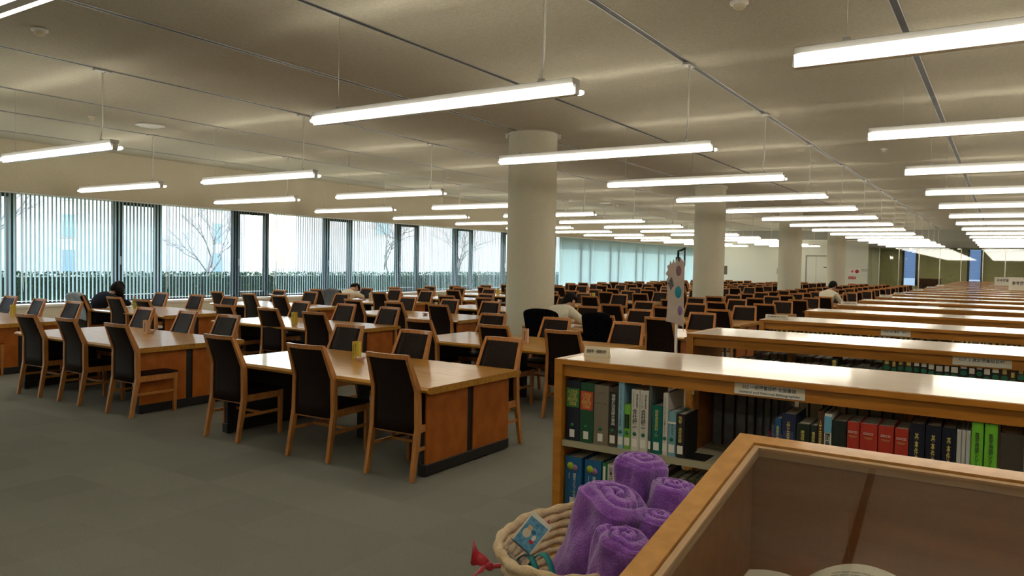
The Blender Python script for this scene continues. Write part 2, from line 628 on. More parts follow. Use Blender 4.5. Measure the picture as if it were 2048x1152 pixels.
# columns
for k, y in enumerate((10.97, 20.2, 29.45, 38.7, 47.9)):
    r = .412
    x = -6.78
    t = thing('round_column', ['big cream round column right of the front tables, nearest of the row', 'second round column, with a small box on its right side',
                               'third round column, in front of the pale double door', 'fourth round column, beside the red alarm signs', 'last round column, half hidden behind the end of the white wall'][k], 'column', (x, y, 0), 0, 'round columns')
    put('shaft', MB().lathe([(r, 0), (r, ZC)] if k < 4 else [(r, 0), (r, 2.97)], 48).mesh('shaft', M['column']), t)
    put('base_ring', MB().lathe([(r + .006, 0), (r + .006, .08), (r, .08)], 48).mesh('base_ring', M['grey_panel']), t)
    if k < 4:
        put('top_ring', MB().tube([((r + .012) * math.cos(a * PI / 24), (r + .012) * math.sin(a * PI / 24), ZC - .03) for a in range(48)], .012, 5, closed=True).mesh('top_ring', M['white_metal']), t)
        cl = MB()
        for an in (YAW + PI * .0, YAW + PI):
            cx, cy = (r + .03) * math.cos(an), (r + .03) * math.sin(an)
            cl.box(cx - .02, cx + .02, cy - .02, cy + .02, ZC - .08, ZC - .01)
        put('ring_clip', cl.mesh('ring_clip', M['white_metal']), t)
    if k == 1:
        o = tag(put('thermostat', MB().box(-.05, .05, -.04, .04, -.12, .12, c=.01).mesh('thermostat', M['grey_panel']), None, (x + (r + .03) * math.cos(.35), y + (r + .03) * math.sin(.35), 1.62), (0, 0, .35)), 'small grey control box on the side of the second round column', 'control box')


# ceiling fittings
def detector(x, y, lab, s=1.):
    t = thing('smoke_detector', lab, 'smoke detector', (x, y, ZC), 0, 'ceiling detectors')
    put('base', MB().lathe([(.0, 0), (.075 * s, 0), (.075 * s, -.02), (.05 * s, -.03)], 20).mesh('base', M['white_metal']), t)
    put('sensor_head', MB().lathe([(.052 * s, -.028), (.05 * s, -.05), (.03 * s, -.065), (0, -.066)], 16).mesh('sensor_head', M['cream']), t)


detector(-8.0, 3.71, 'round smoke detector on the ceiling at the upper left corner')
detector(-12.2, 6.43, 'small smoke detector on the ceiling left of the oval vent', .8)
detector(-1.92, 6.31, 'round smoke detector on the ceiling at the top right edge')
detector(-1.91, 15.17, 'small smoke detector on the ceiling above the second lamp over bookcases', .8)
detector(-12.19, 15.57, 'small smoke detector on the ceiling left of the big round column', .8)
detector(-11.98, 25.36, 'distant smoke detector on the ceiling right of the big round column', .8)
for x, y, lab in ((-12.11, 7.35, 'flat round ceiling vent above the left lamps'), (-11.92, 24.2, 'flat round ceiling vent right of the big round column')):
    t = thing('ceiling_vent', lab, 'ceiling vent', (x, y, ZC), 0, 'round ceiling vents')
    put('outer_ring', MB().lathe([(.22, 0), (.24, -.012), (.20, -.022)], 28).mesh('outer_ring', M['white_metal']), t)
    put('disc', MB().lathe([(.20, -.016), (.17, -.03), (0, -.034)], 28).mesh('disc', M['white_metal']), t)

# ------------------------------------------------------------------ end wall fittings
t = put('door_1', MB().box(-9.67, -8.3, YF - .03, YF, 0, 2.42).mesh('door_1', M['wall_white']))
t['kind'] = 'structure'
t['label'] = 'pale double door in the white end wall'
put('door_frame', MB().box(-9.74, -9.67, YF - .05, YF, 0, 2.48).box(-8.3, -8.23, YF - .05, YF, 0, 2.48).box(-9.74, -8.23, YF - .05, YF, 2.42, 2.48).box(-9.17, -9.155, YF - .036, YF - .03, 0, 2.42).mesh('door_frame', M['grey_panel']), t)
put('door_handle', MB().tube([(-9.1, YF - .08, 1.0), (-8.98, YF - .08, 1.0)], .015, 8).mesh('door_handle', M['steel']), t)
put('door_sign', MB().box(-8.75, -8.5, YF - .034, YF - .03, 1.78, 1.82).mesh('door_sign', M['ink']), t)
t = thing('fire_alarm', 'fire alarm plate on white wall with pink lamp and red bell', 'fire alarm', (-7.1, YF, 1.6))
put('indicator_lamp', MB().lathe([(.075, 0), (.07, .03), (.03, .06), (0, .065)], 20).mesh('indicator_lamp', M['pink_lamp']), t, (-.13, 0, 0), (PI / 2, 0, 0))
put('alarm_bell', MB().lathe([(.105, 0), (.1, .03), (.05, .05), (0, .05)], 20).mesh('alarm_bell', M['red']), t, (.12, 0, 0), (PI / 2, 0, 0))
put('plate', MB().box(-.3, .3, -.006, 0, -.16, .16).mesh('plate', M['white_metal']), t)
for z, lab, tx in ((1.235, 'upper red fire sign on the white end wall', '消 火 栓'), (.83, 'lower red fire sign low on the white end wall', '消 火 器')):
    t = thing('fire_sign', lab, 'sign', (-7.22, YF, z))
    put('plate', MB().box(-.19, .19, -.01, 0, -.07, .07).mesh('plate', M['red']), t)
    text('lettering', tx, M['white'], .3, .09, (0, -.012, 0), t)
t = thing('control_panel', 'grey-rimmed row of square wall switches beside the wall end', 'switch panel', (-6.6, YF, 1.675))
put('plate', MB().box(-.17, .17, -.02, 0, -.055, .055).mesh('plate', M['grey_panel']), t)
for k in range(3):
    put('switch', MB().box(-.15 + k * .11, -.07 + k * .11, -.026, -.02, -.038, .038).mesh('switch', M['white']), t)
tag(put('panel_door', MB().box(-6.78, -6.45, YF - .012, YF, .7, 1.58).mesh('panel_door', M['wall_white'])), 'tall pale access panel below the wall switches', 'access panel')
t = thing('wall_phone', 'small grey wall phone on the white wall left of third column', 'wall phone', (-11.3, YF, 1.53))
put('body', MB().box(-.07, .07, -.06, 0, -.14, .14, c=.01).mesh('body', M['grey_panel']), t)
put('handset', MB().box(-.05, -.01, -.09, -.06, -.12, .12, c=.008).mesh('handset', M['white_metal']), t)

# glass partition to the room at the end
t = thing('glass_partition', 'long glass partition with slim pale mullions closing off the end room', 'glass partition', (0, 46.9, 0))
gm = MB()
mm = MB()
xs = [-5.95 + .99 * k for k in range(0, 13)]
for i, x in enumerate(xs):
    mm = MB().box(x - .02, x + .02, -.03, .03, 0, 2.95)
    put('mullion', mm.mesh('mullion', M['aluminium']), t)
    if i < len(xs) - 1:
        put('pane', MB().box(x + .02, xs[i + 1] - .02, -.004, .004, .02, 2.95).mesh('pane', M['glass_room']), t)
for i, (x0, x1) in enumerate(((-5.15, -4.55), (-1.75, -1.2))):
    f = struct('window_%d' % (wi + 1 + i), MB().box(x0 - .12, x0, 51.5, 51.6, .8, 3.0).box(x1, x1 + .12, 51.5, 51.6, .8, 3.0), M['dark_frame'])
    s_ = MB()
    for k in range(38):
        z = 1.25 + k * .045
        s_.add([(x0, 51.44, z), (x1, 51.44, z), (x1, 51.48, z + .038), (x0, 51.48, z + .038)], [(0, 1, 2, 3)])
    tag(put('roller_blind', s_.mesh('roller_blind', M['slat_in'])), ['blue daylit slatted blind in the end room, left of the brown counter', 'blue daylit slatted blind in the end room, above the far bookcases'][i], 'blind')
    put('pane', MB().box(x0, x1, 51.5, 51.52, .8, 3).mesh('pane', mat('daylight_glow_pane_%d' % i, (.5, .6, .7), .5, emit=(.33, .50, .85), es=.85)), f)  # pane glows on its own, standing in for daylight
for i, x in enumerate((-4.6, -2.2, .2)):  # fill lights added to brighten the dark end room
    t = thing('fill_light', 'small round downlight added to brighten the end room, %s of three' % ('leftmost', 'middle', 'rightmost')[i], 'fill_light', (x, 49.0, 2.97), 0, 'fill lights added in the end room')
    put('trim_ring', MB().lathe([(.13, 0), (.14, -.01), (.11, -.012)], 24).mesh('trim_ring', M['white_metal']), t)
    put('lens', MB().lathe([(.11, -.008), (0, -.008)], 24).mesh('lens', mat('fill_light_lens_%d' % i, (1, 1, 1), .5, emit=(1, .9, .7), es=60)), t)
t = thing('counter', 'dark brown wooden counter in the room behind the glass', 'counter', (-3.6, 49.2, 0))
put('body', MB().box(-.5, .55, -.25, .25, 0, 1.22).mesh('body', M['dark_wood']), t)
put('counter_top', MB().box(-.53, .58, -.28, .28, 1.22, 1.27, c=.005).mesh('counter_top', M['dark_wood']), t)


# ------------------------------------------------------------------ vertical blinds
def blind(y0, y1, ang, lab):
    """slats hang between y0 and y1 at x = XL-.12, turned by ang from the wall normal"""
    t = thing('vertical_blind', lab, 'blind', (XL - .13, y0, 0), 0, 'vertical blinds on the window wall')
    n = int((y1 - y0) / .082)
    s_ = MB()
    ca, sa = math.cos(ang), math.sin(ang)
    for k in range(n):
        yy = .05 + k * .082
        a2 = ang + random.uniform(-.05, .05)
        dx, dy = -math.cos(a2) * .044, math.sin(a2) * .044
        z0 = SILL + .035
        s_.add([(-dx, yy - dy, z0), (0 + .004, yy, z0), (dx, yy + dy, z0), (-dx, yy - dy, HEAD - .03), (0 + .004, yy, HEAD - .03), (dx, yy + dy, HEAD - .03)], [(0, 1, 4, 3), (1, 2, 5, 4)], smooth=True)
    put('slats', s_.mesh('slats', M['slat']), t)
    put('head_rail', MB().box(-.025, .025, 0, y1 - y0, HEAD - .03, HEAD).mesh('head_rail', M['white_metal']), t)
    c = MB().tube([(.06, .06, HEAD - .03), (.06, .065, 1.2), (.065, .05, .95), (.06, .04, 1.2), (.06, .045, HEAD - .03)], .004, 5)
    put('pull_cord', c.mesh('pull_cord', M['white_metal']), t)


# slat direction measured from +(-X) towards +Y; view direction at bay centre makes a thin look when equal
bnd = [YB + 2.05]
y = 10.25 - BAY * 4
while y < YF - .3:
    if y > bnd[-1] + 1:
        bnd.append(y)
    y += BAY
bnd.append(YF - .02)
for i in range(len(bnd) - 1):
    a, b_ = bnd[i], bnd[i + 1] - .03
    yc = (a + b_) / 2
    view = math.atan2(yc, 16.3)
    if yc < 10:
        ang = view - math.radians(21)
    elif yc < 14.5:
        ang = view + math.radians(7)
    elif yc < 17.5:
        ang = view - math.radians(13)
    elif yc < 20.5:
        ang = view + math.radians(9)
    elif yc < 23.5:
        ang = view - math.radians(9)
    elif yc < 29:
        ang = view - math.radians(8)
    else:
        ang = math.radians(-8)
    blind(a, b_, ang, ORD[min(i, 23)] + ' vertical slat blind along the window wall, counted from the camera')

# ------------------------------------------------------------------ outdoors
g = struct('ground', MB().box(-110, -17.05, -60, 130, -.35, -.05), M['ground'], 'grass outside the windows')
g.name = 'ground'


def hedge(x, y0, y1, lab, h=1.28):
    t = thing('hedge', lab, 'hedge', (x, (y0 + y1) / 2, -.05), 0, 'clipped hedge outside the windows')
    L_ = (y1 - y0) / 2
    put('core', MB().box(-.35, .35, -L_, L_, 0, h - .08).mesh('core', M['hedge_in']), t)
    lf = MB()
    for k in range(int(L_ * 2 * 330)):
        side = random.random()
        yy = random.uniform(-L_, L_)
        if side < .35:
            p = Vector((random.uniform(-.4, .4), yy, h + random.uniform(-.07, .04)))
        else:
            p = Vector((.36 + random.uniform(-.02, .08), yy, random.uniform(.4, h)))
        a = Vector((random.gauss(0, 1), random.gauss(0, 1), random.gauss(0, 1))).normalized()
        b2 = a.orthogonal().normalized()
        s1 = random.uniform(.025, .05)
        lf.add([p - a * s1, p + b2 * s1 * .6, p + a * s1, p - b2 * s1 * .6], [(0, 1, 2, 3)])
    o = put('leaves', lf.mesh('leaves', M['hedge']), t)
    return t


hedge(-19.6, 3.0, 13.2, 'clipped green hedge outside the leftmost windows')
hedge(-19.6, 13.3, 23.5, 'clipped green hedge outside the middle windows')
hedge(-19.6, 23.6, 36, 'clipped green hedge outside the windows left of the big round column')

# building across the lawn
t = thing('building', 'pale pinkish brick building seen across the lawn through the blinds', 'building', (-40, 14, 0))
put('wall', MB().box(-8, 0, -26, 16.6, -.05, 14).mesh('wall', M['bldg']), t)
for cy in (-19, -10, 5.9, 14.6):
    for z0 in (.75, 2.55, 4.45):
        wd = .36 if cy > 3 else .8
        f = put('window', MB().box(-.02, .06, cy - wd, cy + wd, z0, z0 + 1.25).mesh('window', M['bldg']), t)
        put('pane', MB().box(.05, .08, cy - wd + .06, cy + wd - .06, z0 + .06, z0 + 1.19).mesh('pane', M['bldg_glass']), f)
t = thing('building', 'farther pale building glimpsed beyond the trees left of the column', 'building', (-52, 66, 0))
put('wall', MB().box(-8, 0, -14, 26, -.05, 11).mesh('wall', M['bldg']), t)
for cy in (-10, 2, 20):
    for z0 in (4.2, 7.2):
        f = put('window', MB().box(-.02, .06, cy - 1, cy + 1, z0, z0 + 1.5).mesh('window', M['bldg']), t)
        put('pane', MB().box(.05, .08, cy - .92, cy + .92, z0 + .08, z0 + 1.42).mesh('pane', M['bldg_glass']), f)


def bare_tree(x, y, h, lab, seed):
    rnd = random.Random(seed)
    t = thing('bare_tree', lab, 'tree', (x, y, -.05), 0, 'bare winter trees outside')
    mb_ = MB()

    def grow(p, d, L_, r, lv):
        q = p + d * L_
        mid = (p + q) / 2 + Vector((rnd.gauss(0, .05), rnd.gauss(0, .05), 0)) * L_
        mb_.tube([p, mid, q], [r, r * .85, r * .65], 5 if lv < 2 else 4)
        if lv >= 5:
            return
        for _ in range(3 if lv else 4):
            nd = (d + Vector((rnd.gauss(0, .5), rnd.gauss(0, .5), rnd.gauss(.15, .3)))).normalized()
            grow(p + (q - p) * rnd.uniform(.55, 1), nd, L_ * rnd.uniform(.55, .8), r * .55, lv + 1)
    grow(Vector((0, 0, 0)), Vector((0, 0, 1)), h * .3, h * .009, 0)
    put('branches', mb_.mesh('branches', M['bark']), t)


bare_tree(-24, 9.6, 6.5, 'bare tree outside the leftmost window', 3)
bare_tree(-25, 17.6, 6, 'bare tree outside beyond the narrow dark-framed window', 5)
bare_tree(-24, 26, 6.5, 'bare tree outside the bright middle windows', 8)
bare_tree(-25, 33, 6.5, 'bare tree outside the windows left of the big column', 11)
bare_tree(-23.5, 47, 8, 'bare tree outside the closed blinds, nearer one', 13)
bare_tree(-24.5, 55, 8, 'bare tree outside the closed blinds, farther one', 17)


# ------------------------------------------------------------------ tables
def table_proto(L_):
    """origin at floor, left-near corner of the top"""
    r_ = put('reading_table', None)
    Wd, H = 1.36, .72
    for nm, a, b_ in (('near', 0, Wd / 2 - .0015), ('far', Wd / 2 + .0015, Wd)):
        if nm == 'near':
            prof = [(0.03, H), (b_, H), (b_, H - .055), (.055, H - .055), (.01, H - .038), (0, H - .018)]
        else:
            prof = [(a, H), (Wd - .03, H), (Wd, H - .018), (Wd - .01, H - .038), (Wd - .055, H - .055), (a, H - .055)]
        put('tabletop', MB().prism(prof, 0, L_).mesh('tabletop', M['table_top']), r_)
    for x0, sgn in ((.06, -1), (L_ - .06, 1)):
        xa, xb = (x0, x0 + .07) if sgn < 0 else (x0 - .07, x0)
        core = MB().box(xa + .012, xb - .012, .08, Wd - .12, .02, H - .055)
        e = put('end_panel', core.mesh('end_panel', M['black']), r_)
        xo0, xo1 = (xa, xa + .014) if sgn < 0 else (xb - .014, xb)
        ym = .08 + (Wd - .2) * .5
        put('wood_board', MB().box(xo0, xo1, .075, ym - .042, .10, H - .056).mesh('wood_board', M['table_side']), e)
        put('wood_board', MB().box(xo0, xo1, ym + .042, Wd - .115, .10, H - .056).mesh('wood_board', M['table_side']), e)
        put('plinth', MB().box(xa - .004, xb + .004, .065, Wd - .105, .012, .098, c=.004).mesh('plinth', M['black']), e)
    put('centre_beam', MB().box(.13, L_ - .13, Wd / 2 - .1, Wd / 2 + .1, H - .13, H - .056).box(L_ / 2 - .04, L_ / 2 + .04, Wd / 2 - .04, Wd / 2 + .04, .03, H - .12).mesh('centre_beam', M['black']), r_)
    put('foot', MB().lathe([(.02, 0), (.02, .02)], 10, o=(.1, .12, 0)).lathe([(.02, 0), (.02, .02)], 10, o=(L_ - .1, .12, 0)).lathe([(.02, 0), (.02, .02)], 10, o=(.1, Wd - .18, 0)).lathe([(.02, 0), (.02, .02)], 10, o=(L_ - .1, Wd - .18, 0)).mesh('foot', M['black']), r_)
    return r_


# ------------------------------------------------------------------ chairs (origin under seat centre, facing +Y)
def chair_parts():
    W = M['chair_wood']
    P = []
    for s_ in (-1, 1):
        m_ = MB()
        m_.bar((s_ * .232, -.31, 0), (s_ * .226, -.235, .40), .032, .036, w2=.036, d2=.05)
        m_.bar((s_ * .226, -.235, .395), (s_ * .218, -.235, .70), .036, .05, w2=.034, d2=.05)
        m_.bar((s_ * .218, -.235, .695), (s_ * .195, -.345, .975), .034, .05, w2=.028, d2=.032)
        P.append(('leg', m_.mesh('leg', W)))
        m_ = MB().bar((s_ * .205, .20, 0), (s_ * .21, .20, .43), .028, .03, w2=.036, d2=.04)
        P.append(('leg', m_.mesh('leg', W)))
    # curved top rail
    m_ = MB()
    pts = []
    n = 8
    for i in range(n + 1):
        x = -.205 + .41 * i / n
        y = -.345 - .03 * (1 - (x / .205) ** 2)
        pts.append((x, y))
    for i in range(n):
        (xa, ya), (xb, yb) = pts[i], pts[i + 1]
        vs = []
        for x, y in ((xa, ya), (xb, yb)):
            vs += [(x, y - .014, .948), (x, y + .018, .948), (x, y + .012, .984), (x, y - .018, .984)]
        m_.add(vs, [(0, 1, 5, 4), (1, 2, 6, 5), (2, 3, 7, 6), (3, 0, 4, 7)] + ([(0, 3, 2, 1)] if i == 0 else []) + ([(4, 5, 6, 7)] if i == n - 1 else []))
    P.append(('top_rail', m_.mesh('top_rail', W)))
    # padded back: rear and front skins
    m_ = MB()
    rows = [(.36, -.238, .205, .0), (.46, -.236, .208, .002), (.70, -.236, .20, .006), (.80, -.272, .193, .014), (.95, -.335, .180, .026)]
    n = 6
    vs, fs = [], []
    for z, y, hw, bow in rows:
        for sgn in (-1, 1):
            for i in range(n + 1):
                x = -hw + 2 * hw * i / n
                c = (1 - (x / hw) ** 2)
                vs.append((x, y - bow * c + sgn * (.012 + .008 * c), z))
    R = 2 * (n + 1)
    for j in range(len(rows) - 1):
        for i in range(n):
            fs.append((j * R + i, j * R + i + 1, (j + 1) * R + i + 1, (j + 1) * R + i))
            fs.append((j * R + n + 1 + i, (j + 1) * R + n + 1 + i, (j + 1) * R + n + 2 + i, j * R + n + 2 + i))
        fs.append((j * R, (j + 1) * R, (j + 1) * R + n + 1, j * R + n + 1))
        fs.append((j * R + n, j * R + R - 1, (j + 1) * R + R - 1, (j + 1) * R + n))
    fs.append(tuple(list(range(0, n + 1)) + list(range(R - 1, n, -1))))
    m_.add(vs, fs, smooth=True)
    P.append(('backrest', m_.mesh('backrest', M['leather'])))
    m_ = MB()
    nx, ny = 8, 8
    vs, fs = [], []
    for j in range(ny + 1):
        for i in range(nx + 1):
            u, v = i / nx * 2 - 1, j / ny * 2 - 1
            hw = .205 + .015 * (v + 1) / 2
            vs.append((u * hw, v * .235, .445 + .03 * (1 - u ** 4) * (1 - v ** 4)))
    top = len(vs)
    for j in range(ny):
        for i in range(nx):
            a = j * (nx + 1) + i
            fs.append((a, a + 1, a + nx + 2, a + nx + 1))
    m_.add(vs, fs, smooth=True)
    m_.box(-.212, .212, -.232, .235, .425, .447)
    P.append(('seat', m_.mesh('seat', M['leather'])))
    m_ = MB()
    for s_ in (-1, 1):
        m_.bar((s_ * .222, -.22, .395), (s_ * .208, .2, .395), .06, .022, side=(0, 0, 1))
    m_.box(-.195, .195, .19, .212, .365, .425)
    m_.box(-.205, .205, -.24, -.222, .345, .40)
    P.append(('seat_frame', m_.mesh('seat_frame', W)))
    for s_ in (-1, 1):
        m_ = MB().bar((s_ * .226, -.255, .235), (s_ * .206, .2, .235), .026, .016, side=(0, 0, 1))
        P.append(('stretcher', m_.mesh('stretcher', W)))
    m_ = MB().box(-.218, .218, -.03, -.014, .225, .248)
    P.append(('stretcher', m_.mesh('stretcher', W)))
    return P


CP = chair_parts()


def chair_simple():
    bm = bmesh.new()
    for nm, me in CP:
        k = len(bm.faces)
        bm.from_mesh(me)
        bm.faces.ensure_lookup_table()
        mi = 1 if nm in ('backrest', 'seat') else 0
        for f in bm.faces[k:]:
            f.material_index = mi
    me = D.meshes.new('chair')
    bm.to_mesh(me)
    bm.free()
    me.materials.append(M['chair_wood'])
    me.materials.append(M['leather'])
    return me


CSM = chair_simple()
SKIP = set()
CH = {}


def place_chair(x, y, rz, lab, simple):
    if simple:
        o = put('library_chair', CSM, None, (x, y, 0), (0, 0, rz))
    else:
        o = put('library_chair', None, None, (x, y, 0), (0, 0, rz))
        for nm, me in CP:
            put(nm, me, o)
    return tag(o, lab, 'chair', 'reading room chairs')


ROWN = ['front row', 'second row', 'third row', 'fourth row', 'fifth row', 'sixth row', 'seventh row', 'eighth row', 'ninth row', 'tenth row', 'eleventh row', 'twelfth row', 'thirteenth row', 'fourteenth row']
COLN = ['bookcase side', 'middle line', 'window line']
XR_ = [-3.70, -7.65, -11.6]
TL = [2.65, 2.72, 2.72]
SEATS = [-2.33, -1.3, -.3]
NROW = 14
ROWY = [4.5 + 2.77 * r for r in range(NROW)]
SX = {  # measured seat centres (x) for the front tables: near side, far side
    (0, 0, 0): (-6.08, -4.93, -4.0), (0, 0, 1): (-6.05, -5.1, -4.0),
    (1, 0, 0): (-9.76, -8.88, -7.83), (1, 0, 1): (-10.0, -9.0, -8.1),
}
rg = random.Random(21)
protos = {}
for c in range(3):
    for r in range(NROW):
        xr = XR_[c] + rg.uniform(-.03, .03) * (r > 0)
        y0 = ROWY[r] + rg.uniform(-.03, .03) * (r > 0)
        if TL[c] not in protos:
            o = protos[TL[c]] = table_proto(TL[c])
        else:
            o = copy_tree(protos[TL[c]])
        o.location = (xr - TL[c], y0, 0)
        tag(o, 'six-seat reading table, %s from the camera, %s of tables' % (ROWN[r], ['line nearest the bookcases', 'middle line', 'line nearest the windows'][c]), 'table', 'wooden reading tables')
        for side in (0, 1):
            for s_ in range(3):
                cx = xr + SEATS[s_] + rg.uniform(-.05, .05)
                if (c, r, side) in SX:
                    cx = SX[(c, r, side)][s_]
                push = rg.uniform(-.05, .06)
                yy = y0 + .24 - push if side == 0 else y0 + 1.36 - .2 + push
                if r == 0 and c == 0:
                    yy = y0 + .21 if side == 0 else y0 + 1.17
                rz = rg.gauss(0, .035) + (PI if side else 0)
                if (c, r, side, s_) in SKIP:
                    continue
                lab = 'chair at %s table, %s, %s side, %s seat' % (ROWN[r], COLN[c], ['near', 'far'][side], ['left', 'centre', 'right'][s_])
                CH[(c, r, side, s_)] = place_chair(cx, yy, rz, lab, r > 7)


# ------------------------------------------------------------------ signs and origami boxes on the tables
def card_sign(x, y, z, m_, body, lab, h=.175, w_=.075, rz=0., cols=1):
    t = thing('table_sign', lab, 'sign', (x, y, z), rz, 'folded card signs on the tables')
    b_ = MB()
    b_.add([(-w_ / 2, -.02, 0), (w_ / 2, -.02, 0), (w_ / 2, -.02, h), (-w_ / 2, -.02, h), (-w_ / 2, .03, 0), (w_ / 2, .03, 0), (w_ / 2, .03, h), (-w_ / 2, .03, h)], [(0, 1, 2, 3), (4, 7, 6, 5), (1, 5, 6, 2), (0, 3, 7, 4)])
    put('card', b_.mesh('card', m_), t)
    if cols == 1:
        text('lettering', vert(body[0]), M['ink'], .017, h * .62, (0, -.0215, h * .52), t)
    else:
        text('lettering', vert(body[0]), M['ink'], .014, h * .66, (.002, -.0215, h * .56), t)
        text('lettering', vert(body[1]), M['ink'], .014, h * .66, (-.021, -.0215, h * .46), t)
    return t


def origami(x, y, z, lab, rz=0., s=1.):
    b_ = MB()
    r0, r1, h = .03 * s, .055 * s, .04 * s
    n = 4
    vs = []
    for k in range(4):
        an = PI / 4 + k * PI / 2
        vs.append((r0 * math.cos(an), r0 * math.sin(an), 0))
    for k in range(8):
        an = PI / 4 + k * PI / 4
        rr, hh = (r1 * 1.15, h) if k % 2 == 0 else (r1 * .75, h * .8)
        vs.append((rr * math.cos(an), rr * math.sin(an), hh))
    for k in range(4):
        an = PI / 4 + k * PI / 2
        vs.append((r0 * .8 * math.cos(an), r0 * .8 * math.sin(an), .008))
    fs = [(0, 3, 2, 1), (12, 13, 14, 15)]
    for k in range(4):
        a, b2 = k, (k + 1) % 4
        t0, t1, t2 = 4 + 2 * k, 5 + 2 * k, 4 + (2 * k + 2) % 8
        fs += [(a, b2, t2, t1, t0)]
        fs += [(12 + a, t0, t1, t2, 12 + b2)]
    b_.add(vs, fs)
    return tag(put('origami_box', b_.mesh('origami_box', M['pink']), None, (x, y, z), (0, 0, rz)), lab, 'paper box', 'origami paper boxes on the tables')


TZ = .7205
Y1 = ('貴重品は必ず身につけて', '席を離れる時は')
signs = [
    (-5.35, 5.41, 'yellow', 2, 'yellow folded sign with two text columns on the front bookcase-side table'),
    (-9.0, 5.42, 'peach', 1, 'peach folded sign on the front middle-line table'),
    (-12.98, 5.62, 'yellow', 1, 'yellow folded sign on the front window-line table at the left edge'),
    (-4.93, 7.88, 'peach', 1, 'peach folded sign on the second table from camera beside the column'),
    (-8.97, 7.75, 'yellow', 1, 'yellow folded sign on the second table of the middle line'),
    (-5.36, 10.95, 'yellow', 1, 'yellow folded sign behind the black coat, near the cream-sweater reader'),
    (-8.72, 10.75, 'peach', 1, 'peach folded sign on the third table of the middle line'),
    (-12.95, 10.9, 'peach', 1, 'peach folded sign on the third window-line table'),
    (-9.0, 14.0, 'yellow', 1, 'yellow folded sign on the fourth table of the middle line'),
    (-5.1, 16.2, 'peach', 1, 'peach folded sign on the fifth bookcase-side table'),
    (-9.6, 18.9, 'yellow', 1, 'yellow folded sign on the sixth table of the middle line'),
    (-12.9, 13.5, 'cream', 1, 'cream folded sign on the fourth window-line table'),
    (-12.9, 19.0, 'yellow', 1, 'yellow folded sign on the sixth window-line table'),
    (-4.9, 21.8, 'yellow', 1, 'yellow folded sign beside the distant cream-top reader'),
]
for i, (x, y, cname, nc, lab) in enumerate(signs):
    card_sign(x, y, TZ, M[cname], Y1 if nc == 2 else (['図書館からのお願い', '貴重品注意'][i % 2],), lab, rz=YAW * .25, cols=nc, h=.175 if i < 8 else .19)
for x, y, lab, rz in ((-5.22, 5.33, 'pink patterned origami box beside the front yellow sign', .3), (-9.1, 5.55, 'pink origami box behind the front peach sign', .1),
                      (-13.12, 5.68, 'small origami box left of the leftmost yellow sign', .2), (-5.07, 7.98, 'pink origami box left of the second-table peach sign', .5),
                      (-8.86, 10.7, 'pink origami box left of the third middle-line sign', .1), (-13.1, 13.5, 'pink origami box on the fourth window-line table', .4),
                      (-13.0, 11.05, 'pink origami box by the sleeping reader in the window line', .7), (-9.4, 18.8, 'pink origami box beside the sixth middle-line yellow sign', .2)):
    origami(x, y, TZ, lab, rz)


# ------------------------------------------------------------------ draped coats
def coat(x, y, rz, m_, lab, w_=.5, drop=.42, top=1.0, seed=1, flare=1.):
    """cloth over a chair back: profile runs front bottom -> over the rail -> rear bottom"""
    rnd = random.Random(seed)
    prof = []
    for k in range(7):
        z = top - drop * .6 + (drop * .6) * k / 6
        prof.append((-.235 - (z - .70) * .39 + .045 if z > .7 else -.19, z))
    prof.append((-.36, top + .012))
    prof.append((-.40, top + .008))
    for k in range(11):
        z = top - .02 - drop * k / 10
        prof.append((-.252 - max(0, z - .70) * .39 - .045, z))
    nv = 16
    vs, fs = [], []
    for j, (py, pz) in enumerate(prof):
        ww = w_ * (1 + .10 * flare * max(0, (top - pz)) / drop)
        for i in range(nv + 1):
            u = i / nv * 2 - 1
            sh = -.045 * abs(u) ** 3 * (1 if abs(j - 7.5) < 3 else .6)
            nz = noise.noise(Vector((u * 3 + seed * 5, pz * 3, j * .1))) * .022 + noise.noise(Vector((u * 9 + seed, pz * 2, 3))) * .012
            out = -1 if j > 7 else 1
            vs.append((u * ww / 2, py + out * abs(nz) , pz + sh))
    for j in range(len(prof) - 1):
        for i in range(nv):
            a = j * (nv + 1) + i
            fs.append((a, a + 1, a + nv + 2, a + nv + 1))
    b_ = MB().add(vs, fs, smooth=True)
    me = b_.mesh('c', m_)
    ob = D.objects.new('c', me)
    sd = ob.modifiers.new('s', 'SOLIDIFY')
    sd.thickness = .014
    sd.offset = 1
    ss = ob.modifiers.new('ss', 'SUBSURF')
    ss.levels = 1
    ss.render_levels = 1
    me2 = bake(ob)
    return tag(put('draped_coat', me2, None, (x, y, 0), (0, 0, rz)), lab, 'coat')


def on_chair(key):
    c_ = CH[key]
    return c_.location.x, c_.location.y, c_.rotation_euler.z


# exact spots for the chairs that carry coats and people
def move(key, x, y, rz):
    CH[key].location = (x, y, 0)
    CH[key].rotation_euler = (0, 0, rz)


